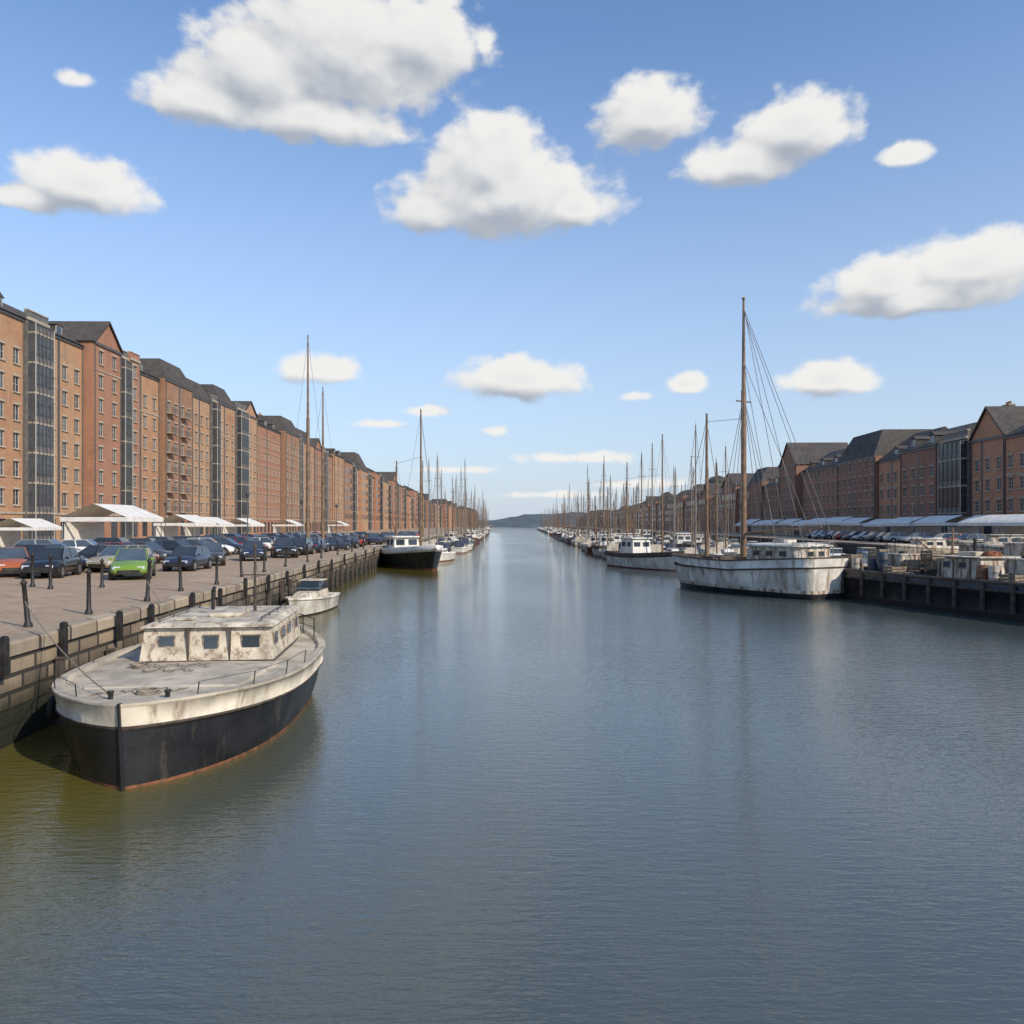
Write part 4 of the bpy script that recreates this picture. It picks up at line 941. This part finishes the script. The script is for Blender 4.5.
def crate(loc, rz, lab):
    root = empty("fish_crate", loc, rz, lab, "crate", "wooden crates on barge and wharf"); b = MB()
    for k in range(3):
        z = .05 + k * .17
        b.box(-.5, .5, -.4, -.37, z, z + .13); b.box(-.5, .5, .37, .4, z, z + .13); b.box(-.5, -.47, -.37, .37, z, z + .13); b.box(.47, .5, -.37, .37, z, z + .13)
    for k in range(5): b.box(-.47 + k * .19, -.47 + k * .19 + .16, -.36, .36, .0, .04)
    for sx in (-1, 1):
        for sy in (-1, 1): b.box(sx * .44 - .03, sx * .44 + .03, sy * .34 - .025, sy * .34 + .025, .04, .54)
    b.obj("slats", [M("grey_crate_wood", (.20, .155, .11), .9, var=.4, scale=4)], root); return root
cr = crate(bw(.2, 2.3, DZ + .37), BA + .2, "slatted wooden crate on the barge hold cover")
for (x, y, z, r_) in ((-.6, 3.2, DZ + .37, .7), (.1, 2.4, DZ + .92, .1), (-1.75, 3.3, DZ, .0), (0.6, -5.2, DZ + .38, .3), (-1.7, -4.6, DZ, .2), (.6, 5.9, DZ + .37, .5), (-.7, 5.8, DZ + .37, .1), (-.7, 5.85, DZ + .92, .3), (-1.3, 7.4, DZ, .4), (-1.4, 8.2, DZ, .1), (-1.35, 7.5, DZ + .55, .2)): copy_thing(cr, bw(x, y, z), BA + r_)
rq = random.Random(5)
for k in range(22):
    copy_thing(cr, (rq.uniform(28.6, 42), rq.uniform(46, 56), GZ), rq.uniform(0, 3), label="slatted wooden crate on the wharf")
for k in range(10):
    barrel((rq.uniform(28.6, 42), rq.uniform(46, 55), GZ), rq.choice([m_drum, m_rusty, m_rustor]), "weathered oil drum standing on the wharf")
def derelict(loc, rz, sc, lab):
    root = empty("laid_up_boat", loc, rz, lab, "boat", "worn boats laid up on the wharf"); root.scale = (sc, sc, sc)
    zg = lambda t: 1.15 + 0.3 * t ** 2
    lv = [('a', 0.0, 0.35, 1), ('a', 0.25, 0.8, 1), ('a', 0.5, 0.9, 1), ('g', 0.3, 0.97, 0), ('g', 0.24, 0.99, 2), ('g', 0.0, 1.0, 0)]
    b = hull_mesh(6.0, 2.4, zg, lv, 0, bul=0.25, stern=0.8, bow_p=2.4, bow_q=0.75, rake=0.5, n=18, fine=0.3, keel=0.0)
    b.obj("hull", [m_rusty, m_black, m_timber], root)
    c = MB(); c.frus([(-.85, -2.0, .95), (.85, -2.0, .95), (.85, .6, .95), (-.85, .6, .95)], [(-.75, -1.9, 1.75), (.75, -1.9, 1.75), (.7, .35, 1.7), (-.7, .35, 1.7)], 0); c.box(-.85, .85, -2.05, .5, 1.75, 1.82, 0)
    for s_ in (1, -1):
        for yy in (-1.6, -.7): c.box(*sorted((s_ * .78, s_ * .84)), yy, yy + .55, 1.25, 1.55, 1)
    c.obj("cabin", [m_rusty, m_glass], root, bevel=.02)
    k = MB()
    for yy in (-1.8, .2, 1.8): k.box(-.9, .9, yy - .1, yy + .1, -.22, .03)
    k.obj("keel_block", [m_timber], root); return root
dl = derelict((30.6, 47.6, GZ + .2), D(70), .85, "worn off-white cabin boat laid up on the wharf")
for (x, y, r_, s_) in ((34.5, 46.0, 110, .8), (39, 51.5, 20, .9), (28.0, 54.8, 95, .75), (44, 52, 60, .9), (34, 56.5, 80, .9), (41, 57.5, 110, .9)): copy_thing(dl, (x, y, GZ + .2), D(r_), s_)
def net_heap(loc, s, mt, lab):
    b = MB(); n = 22; k = 10; rr = random.Random(int(loc[0] * 10)); vs = []
    for j in range(k + 1):
        a = j / k * math.pi / 2
        for i in range(n):
            t = 2 * math.pi * i / n; r = s * math.cos(a) * (1 + rr.uniform(-.14, .14)); vs.append((r * math.cos(t), r * .8 * math.sin(t), s * .55 * math.sin(a) * (1 + rr.uniform(-.12, .12))))
    b.add(vs, [(j * n + i, j * n + (i + 1) % n, (j + 1) * n + (i + 1) % n, (j + 1) * n + i) for j in range(k) for i in range(n)], 0, True)
    for q in range(26):
        t = rr.uniform(0, 6.28); z = rr.uniform(.05, .5) * s; r = s * (1.05 - z / s * .8)
        b.torus((r * math.cos(t), r * .8 * math.sin(t), z), .12 * s, .02, 10, 5)
    o = b.obj("net_heap", [mt]); o.location = loc; tag(o, lab, "fishing net", "heaps of fishing net")
net_heap(bw(.3, -1.5, DZ + 1.27), .5, M("orange_net", (.28, .10, .05), .95, var=.6, scale=8, bmp=1), "heap of orange brown fishing net on the barge cabin")
net_heap(bw(-.3, 8.3, DZ), .6, M("dark_green_net", (.05, .07, .055), .95, var=.6, scale=8, bmp=1), "heap of dark green fishing net on the barge deck")
net_heap(bw(-1.7, 2.3, DZ), .45, M("grey_net", (.12, .10, .085), .95, var=.6, scale=8, bmp=1), "heap of grey fishing net on the barge deck")
for (x, y, s_, m_) in ((29.2, 48.6, .9, "grey_net"), (32.5, 50, 1.1, "dark_green_net"), (37, 48, 1.0, "orange_net"), (27.5, 52.4, .8, "orange_net"), (33, 53.5, 1.1, "grey_net")):
    net_heap((x, y, GZ), s_, MC[m_], "heap of old fishing net on the wharf")

# ------------------------------------------------------------------ cars
def car(paint, label, loc, rz, sc=1.0):
    root = empty("parked_car", loc, rz, label, "car", "cars parked along the quay"); root.scale = (sc, sc, sc)
    st = [(-2.12, .42, .72, .62), (-2.02, .30, .92, .80), (-1.5, .24, .98, .87), (-.6, .22, .96, .89), (.5, .22, .95, .89), (1.0, .23, .92, .88), (1.6, .25, .84, .85), (1.98, .30, .70, .76), (2.12, .38, .58, .62)]
    b = MB(); ring = []
    for (x, z0, z1, hw) in st:
        hm = (z0 + z1) / 2
        ring.append([(x, hw * .8, z0), (x, hw, z0 + (z1 - z0) * .22), (x, hw * 1.0, hm), (x, hw * .97, z1 - (z1 - z0) * .18), (x, hw * .86, z1), (x, 0, z1 + .03), (x, -hw * .86, z1), (x, -hw * .97, z1 - (z1 - z0) * .18), (x, -hw, hm), (x, -hw, z0 + (z1 - z0) * .22), (x, -hw * .8, z0)])
    n = 11; vs = [p for r_ in ring for p in r_]; fs = []
    for i in range(len(ring) - 1):
        for j in range(n): fs.append((i * n + j, i * n + (j + 1) % n, (i + 1) * n + (j + 1) % n, (i + 1) * n + j))
    b.add(vs, fs, 0, True); b.add(ring[0], [tuple(range(n))], 0); b.add(ring[-1], [tuple(reversed(range(n)))], 0)
    gb = [(-1.95, -.78, .92), (1.10, -.78, .89), (1.10, .78, .89), (-1.95, .78, .92)]; gt = [(-1.35, -.62, 1.46), (.28, -.62, 1.47), (.28, .62, 1.47), (-1.35, .62, 1.46)]
    b.frus([gb[0], gb[1], gb[2], gb[3]], [gt[0], gt[1], gt[2], gt[3]], 0)
    for s_ in (1, -1):
        for wx in (-1.32, 1.33): b.tube((wx, s_ * .60, .34), (wx, s_ * .897, .34), .40, .40, 16, 1)
    b.box(2.05, 2.145, -.5, .5, .32, .50, 1); b.box(-2.14, -2.05, -.5, .5, .34, .44, 1)
    for s_ in (1, -1): b.box(-1.0, 1.0, *sorted((s_ * .84, s_ * .895)), .22, .30, 1)
    b.obj("body", [paint, m_dark], root)
    def pane(nm, a, b_, c, d_, off):
        q = MB(); a, b_, c, d_ = map(Vector, (a, b_, c, d_)); ce = (a + b_ + c + d_) / 4; o = Vector(off)
        ps = [ce + (p - ce) * .92 + o for p in (a, b_, c, d_)]; q.quad(*ps); q.obj(nm, [m_glass], root)
    pane("windscreen", gb[1], gb[2], gt[2], gt[1], (.012, 0, .016)); pane("rear_window", gb[3], gb[0], gt[0], gt[3], (-.012, 0, .016))
    for s_, (i0, i1) in ((-1, (0, 1)), (1, (3, 2))):
        A_, B_, C_, D_ = Vector(gb[i0]), Vector(gb[i1]), Vector(gt[i1]), Vector(gt[i0]); mb_, mt_ = A_.lerp(B_, .52), D_.lerp(C_, .5)
        for quad_ in ((A_, mb_, mt_, D_), (mb_, B_, C_, mt_)):
            pane("side_window", *(quad_ if s_ < 0 else quad_[::-1]), (0, s_ * .012, .004))
    for s_ in (1, -1):
        for wx in (-1.32, 1.33):
            wroot = MB(); wroot.tube((0, -.10, 0), (0, .10, 0), .33, .33, 18, 0); wroot.tube((0, s_ * .095, 0), (0, s_ * .108, 0), .21, .19, 12, 1); wroot.obj("wheel", [m_rubber, m_rim], root, (wx, s_ * .82, .33))
        hl_ = MB(); hl_.frus([(0, -.17, -.07), (.06, -.17, -.07), (.06, .17, -.07), (0, .17, -.07)], [(-.04, -.17, .07), (.03, -.15, .07), (.03, .15, .07), (-.04, .17, .07)]); hl_.obj("headlight", [M("headlight_lens", (.6, .6, .58), .1, .3, var=0, bmp=0)], root, (2.04, s_ * .52, .60))
        tl = MB(); tl.box(-.04, .03, -.12, .12, -.09, .09); tl.obj("tail_light", [M("tail_light_lens", (.35, .01, .01), .2, var=0, bmp=0)], root, (-2.06, s_ * .6, .74))
        mr = MB(); mr.box(-.06, .06, -.09, .09, -.06, .06); mr.obj("wing_mirror", [paint], root, (.72, s_ * .93, .98), bevel=.02)
    return root
def paint(n, c): return M("car_paint_" + n, c, .35, .0, var=.05, coat=.6, bmp=0)
CP = [("black", (.012, .012, .013)), ("dark blue", (.02, .028, .055)), ("silver", (.33, .33, .32)), ("dark grey", (.05, .05, .05)), ("white", (.7, .68, .64)), ("red", (.30, .03, .02)), ("green", (.16, .27, .035)), ("orange", (.38, .10, .03)), ("beige", (.33, .28, .20))]
CT = {}
def put_car(ci, x, y, rz, sc=1.0, far=False):
    nm, c = CP[ci]
    if ci not in CT:
        CT[ci] = car(paint(nm, c), nm + " hatchback car parked on the quay", (x, y, GZ), rz, sc); return
    copy_thing(CT[ci], (x, y, GZ), rz, sc, ('wing_mirror', 'headlight', 'tail_light') if far else ())
put_car(6, -17.9, 37.8, D(-70), .95)
put_car(7, -24.8, 39.6, D(-55), .95); put_car(0, -22.3, 38.8, D(-78), .95); put_car(8, -21.2, 43.5, D(-100), .95)
y = 44.5
while y < 150:
    put_car(R.choice([0, 1, 3, 0, 2, 1, 5, 0, 3]), -18.3 + R.uniform(-.8, .8), y, D(R.choice([-88, -70, 88, -110, 65])), R.uniform(.88, 1.02), y > 90); y += R.uniform(4.8, 7.5)
y = 43
while y < 125:
    put_car(R.choice([0, 1, 3, 2, 0, 4, 5, 0]), -24.8 + R.uniform(-.9, .9) + (y - 40) * .02, y + R.uniform(-.2, .2), D(R.choice([0, 180, 15, -14, 165])), R.uniform(.88, 1.02), y > 80); y += R.uniform(2.7, 4.2)
y = 50
while y < 140:
    put_car(R.choice([0, 1, 3, 2, 4, 5, 8]), -33 + R.uniform(-.9, .9), y, D(R.choice([0, 180, 10, -12])), R.uniform(.9, 1.05), y > 80); y += R.uniform(3.0, 6.5)
y = 64
while y < 150:
    put_car(R.choice([0, 1, 3, 2, 4, 5]), 54 + R.uniform(-.4, .4) + (y - 70) * 0.03, y, D(R.choice([0, 180])), 1, True); y += R.uniform(3.0, 6)

# ------------------------------------------------------------------ quay furniture
h_ = 1.35
b = MB(); b.lathe((0, 0, 0), [(.10, 0), (.10, .10), (.065, .15), (.055, h_ * .5), (.05, h_ - .16), (.075, h_ - .14), (.075, h_ - .08), (.045, h_ - .05), (.02, h_)], 12)
p0 = b.obj("quay_post", [m_dark]); first = True
for (x, y, ti) in ((-11.85, 19.6, .05), (-11.85, 22.4, 0), (-11.95, 26.2, -.03), (-12.5, 30.2, .02), (-12.4, 33.6, 0), (-13.0, 38.5, .04), (-13.1, 42.3, 0), (-13.6, 48, -.03), (-13.8, 54, .02), (-14.3, 60, 0), (-14.6, 67, 0), (-15, 75, 0), (-15.6, 84, 0), (-18.0, 31.2, 0), (-19.3, 32.2, 0), (-16.4, 32.0, 0)):
    o = p0 if first else p0.copy()
    if not first: COL.objects.link(o)
    first = False
    o.location = (x, y, GZ); o.rotation_euler = (ti, -ti * 1.5, 0); o.scale = (1, 1, R.uniform(.85, 1.08))
    tag(o, "slim dark iron post standing on the quay paving", "post", "iron posts along the quay edge")
b = MB(); b.box(-.07, .07, -.07, .07, -.55, .22); b.frus([(-.07, -.07, .22), (.07, -.07, .22), (.07, .07, .22), (-.07, .07, .22)], [(-.04, -.04, .26), (.04, -.04, .26), (.04, .04, .26), (-.04, .04, .26)])
ep = b.obj("edge_post", [m_dark], bevel=.015); first = True
for y in (16.2, 18.6, 21.6, 23.8, 27.4, 30.5, 34, 38, 42, 46.5, 51, 56, 62, 68, 75, 82):
    o = ep if first else ep.copy()
    if not first: COL.objects.link(o)
    first = False
    o.location = (qx(y) + .19, y, GZ - .05 + R.uniform(-.12, .06)); tag(o, "short dark timber mooring post against the coping", "post", "timber posts on the wall edge")
def flagpole(x, y, h, lab):
    root = empty("flagpole", (x, y, GZ), 0, lab, "flagpole", "tall poles on the quay")
    b = MB(); b.tube((0, 0, 0), (0, 0, h * .62), .19, .14, 12); b.tube((0, 0, h * .60), (0, 0, h), .11, .05, 10); b.obj("pole", [m_spar], root)
    b = MB(); b.box(-.5, .5, -.5, .5, 0, .35); b.obj("plinth", [m_stone], root, bevel=.04)
    b = MB()
    for s_ in (1, -1):
        b.tube((0, 0, h - .2), (s_ * 2.2, 0, .1), .013, .013, 3); b.tube((0, 0, h * .6), (0, s_ * 2.5, .1), .013, .013, 3)
    b.obj("stay_wires", [m_wire], root)
flagpole(-17.6, 69, 18.9, "tall brown wooden mast standing on the quay with stays")
flagpole(-18.2, 77, 15.8, "brown wooden mast standing on the quay with stays")
lm = empty("street_lamp", (-20.5, 62, GZ), 0, "slim grey street lamp post on the quay", "street lamp", "street lamps on the quay")
b = MB(); b.tube((0, 0, 0), (0, 0, 1.0), .07, .06, 8); b.tube((0, 0, 1.0), (0, 0, 4.6), .045, .035, 8); b.obj("post", [m_dframe], lm)
b = MB(); b.lathe((0, 0, 4.6), [(.10, 0), (.17, .32), (.19, .34), (.05, .46), (.02, .52)], 8); b.obj("lamp_head", [m_dframe], lm)
for (x, y, r_) in ((-21, 80, 0), (-21.5, 98, 0), (-22, 124, 0), (-23, 152, 0), (-24, 185, 0), (50, 72, 180), (51, 102, 180), (53, 135, 180), (55, 175, 180), (-39, 90, 0)):
    copy_thing(lm, (x, y, GZ), D(r_))
def marquee(name, loc, rz, w, l, h, label, grp, er=.66, pw=1.35):
    root = empty(name, loc, rz, label, "marquee" if name == "marquee" else "stall", grp)
    b = MB(); e = h * er
    for sx in (-1, 1):
        for sy in (-1, 1): b.tube((sx * w/2, sy * l/2, 0), (sx * w/2, sy * l/2, e), .05, .05, 6)
    b.tube((-w/2, -l/2, e), (w/2, -l/2, e), .04, .04, 5); b.tube((-w/2, l/2, e), (w/2, l/2, e), .04, .04, 5)
    b.obj("frame", [m_steel], root)
    c = MB(); n = 8; vs = []
    for j in range(n + 1):
        t = j / n
        for i in range(n + 1):
            s_ = i / n; x = (s_ - .5) * (w + .3); y_ = (t - .5) * (l + .3)
            k = 1 - abs(t - .5) * 2
            vs.append((x, y_, e + (h - e) * (k ** pw)))
    c.add(vs, [(j * (n+1) + i, j * (n+1) + i + 1, (j+1) * (n+1) + i + 1, (j+1) * (n+1) + i) for j in range(n) for i in range(n)], 0, False)
    hw, hl2 = (w + .3)/2, (l + .3)/2; d_ = .42
    for (a, bb_) in (((-hw, -hl2), (hw, -hl2)), ((hw, -hl2), (hw, hl2)), ((hw, hl2), (-hw, hl2)), ((-hw, hl2), (-hw, -hl2))):
        c.quad((*a, e - d_), (*bb_, e - d_), (*bb_, e), (*a, e), 0)
    c.obj("canopy", [m_canvas], root)
    s = MB(); s.box(-w/2 + .15, w/2 - .15, -.02, .02, 0, e - .5, 0); s.obj("side_panel", [m_canvas], root, (0, l/2 - .1, 0))
    t_ = MB(); t_.box(-w/2 + .8, w/2 - .8, -.4, .4, .72, .78, 0)
    for sx in (-1, 1):
        for sy in (-1, 1): t_.box(sx * (w/2 - .9) - .03, sx * (w/2 - .9) + .03, sy * .33 - .03, sy * .33 + .03, 0, .72, 0)
    t_.obj("table", [m_timber], root)
    return root
mq = marquee("marquee", (-38.8, 78, GZ), D(88), 7.0, 6.0, 4.5, "low white canvas marquee in front of the brick buildings", "white marquees on the quay", .72, 1.0)
for (x, y, s_) in ((-48, 79, .7), (-42, 103, .85), (-42, 111, .8), (-45, 134, .8), (-47, 168, .8), (-51, 235, .8)):
    copy_thing(mq, (x, y, GZ), D(88 + R.uniform(-3, 3)), s_)
st0 = marquee("market_stall", (60, 82, GZ), D(-88), 8.0, 5.0, 3.9, "long low white canvas market awning on the wharf", "white market awnings on the wharf", .74, .8)
y = 91.5
while y < 230:
    copy_thing(st0, (60 + (y - 88) * .04 + R.uniform(-.5, .5), y, GZ), D(-88 + R.uniform(-2, 2)), R.uniform(.9, 1.05)); y += R.uniform(8.6, 12)
print("objects", len(bpy.data.objects))
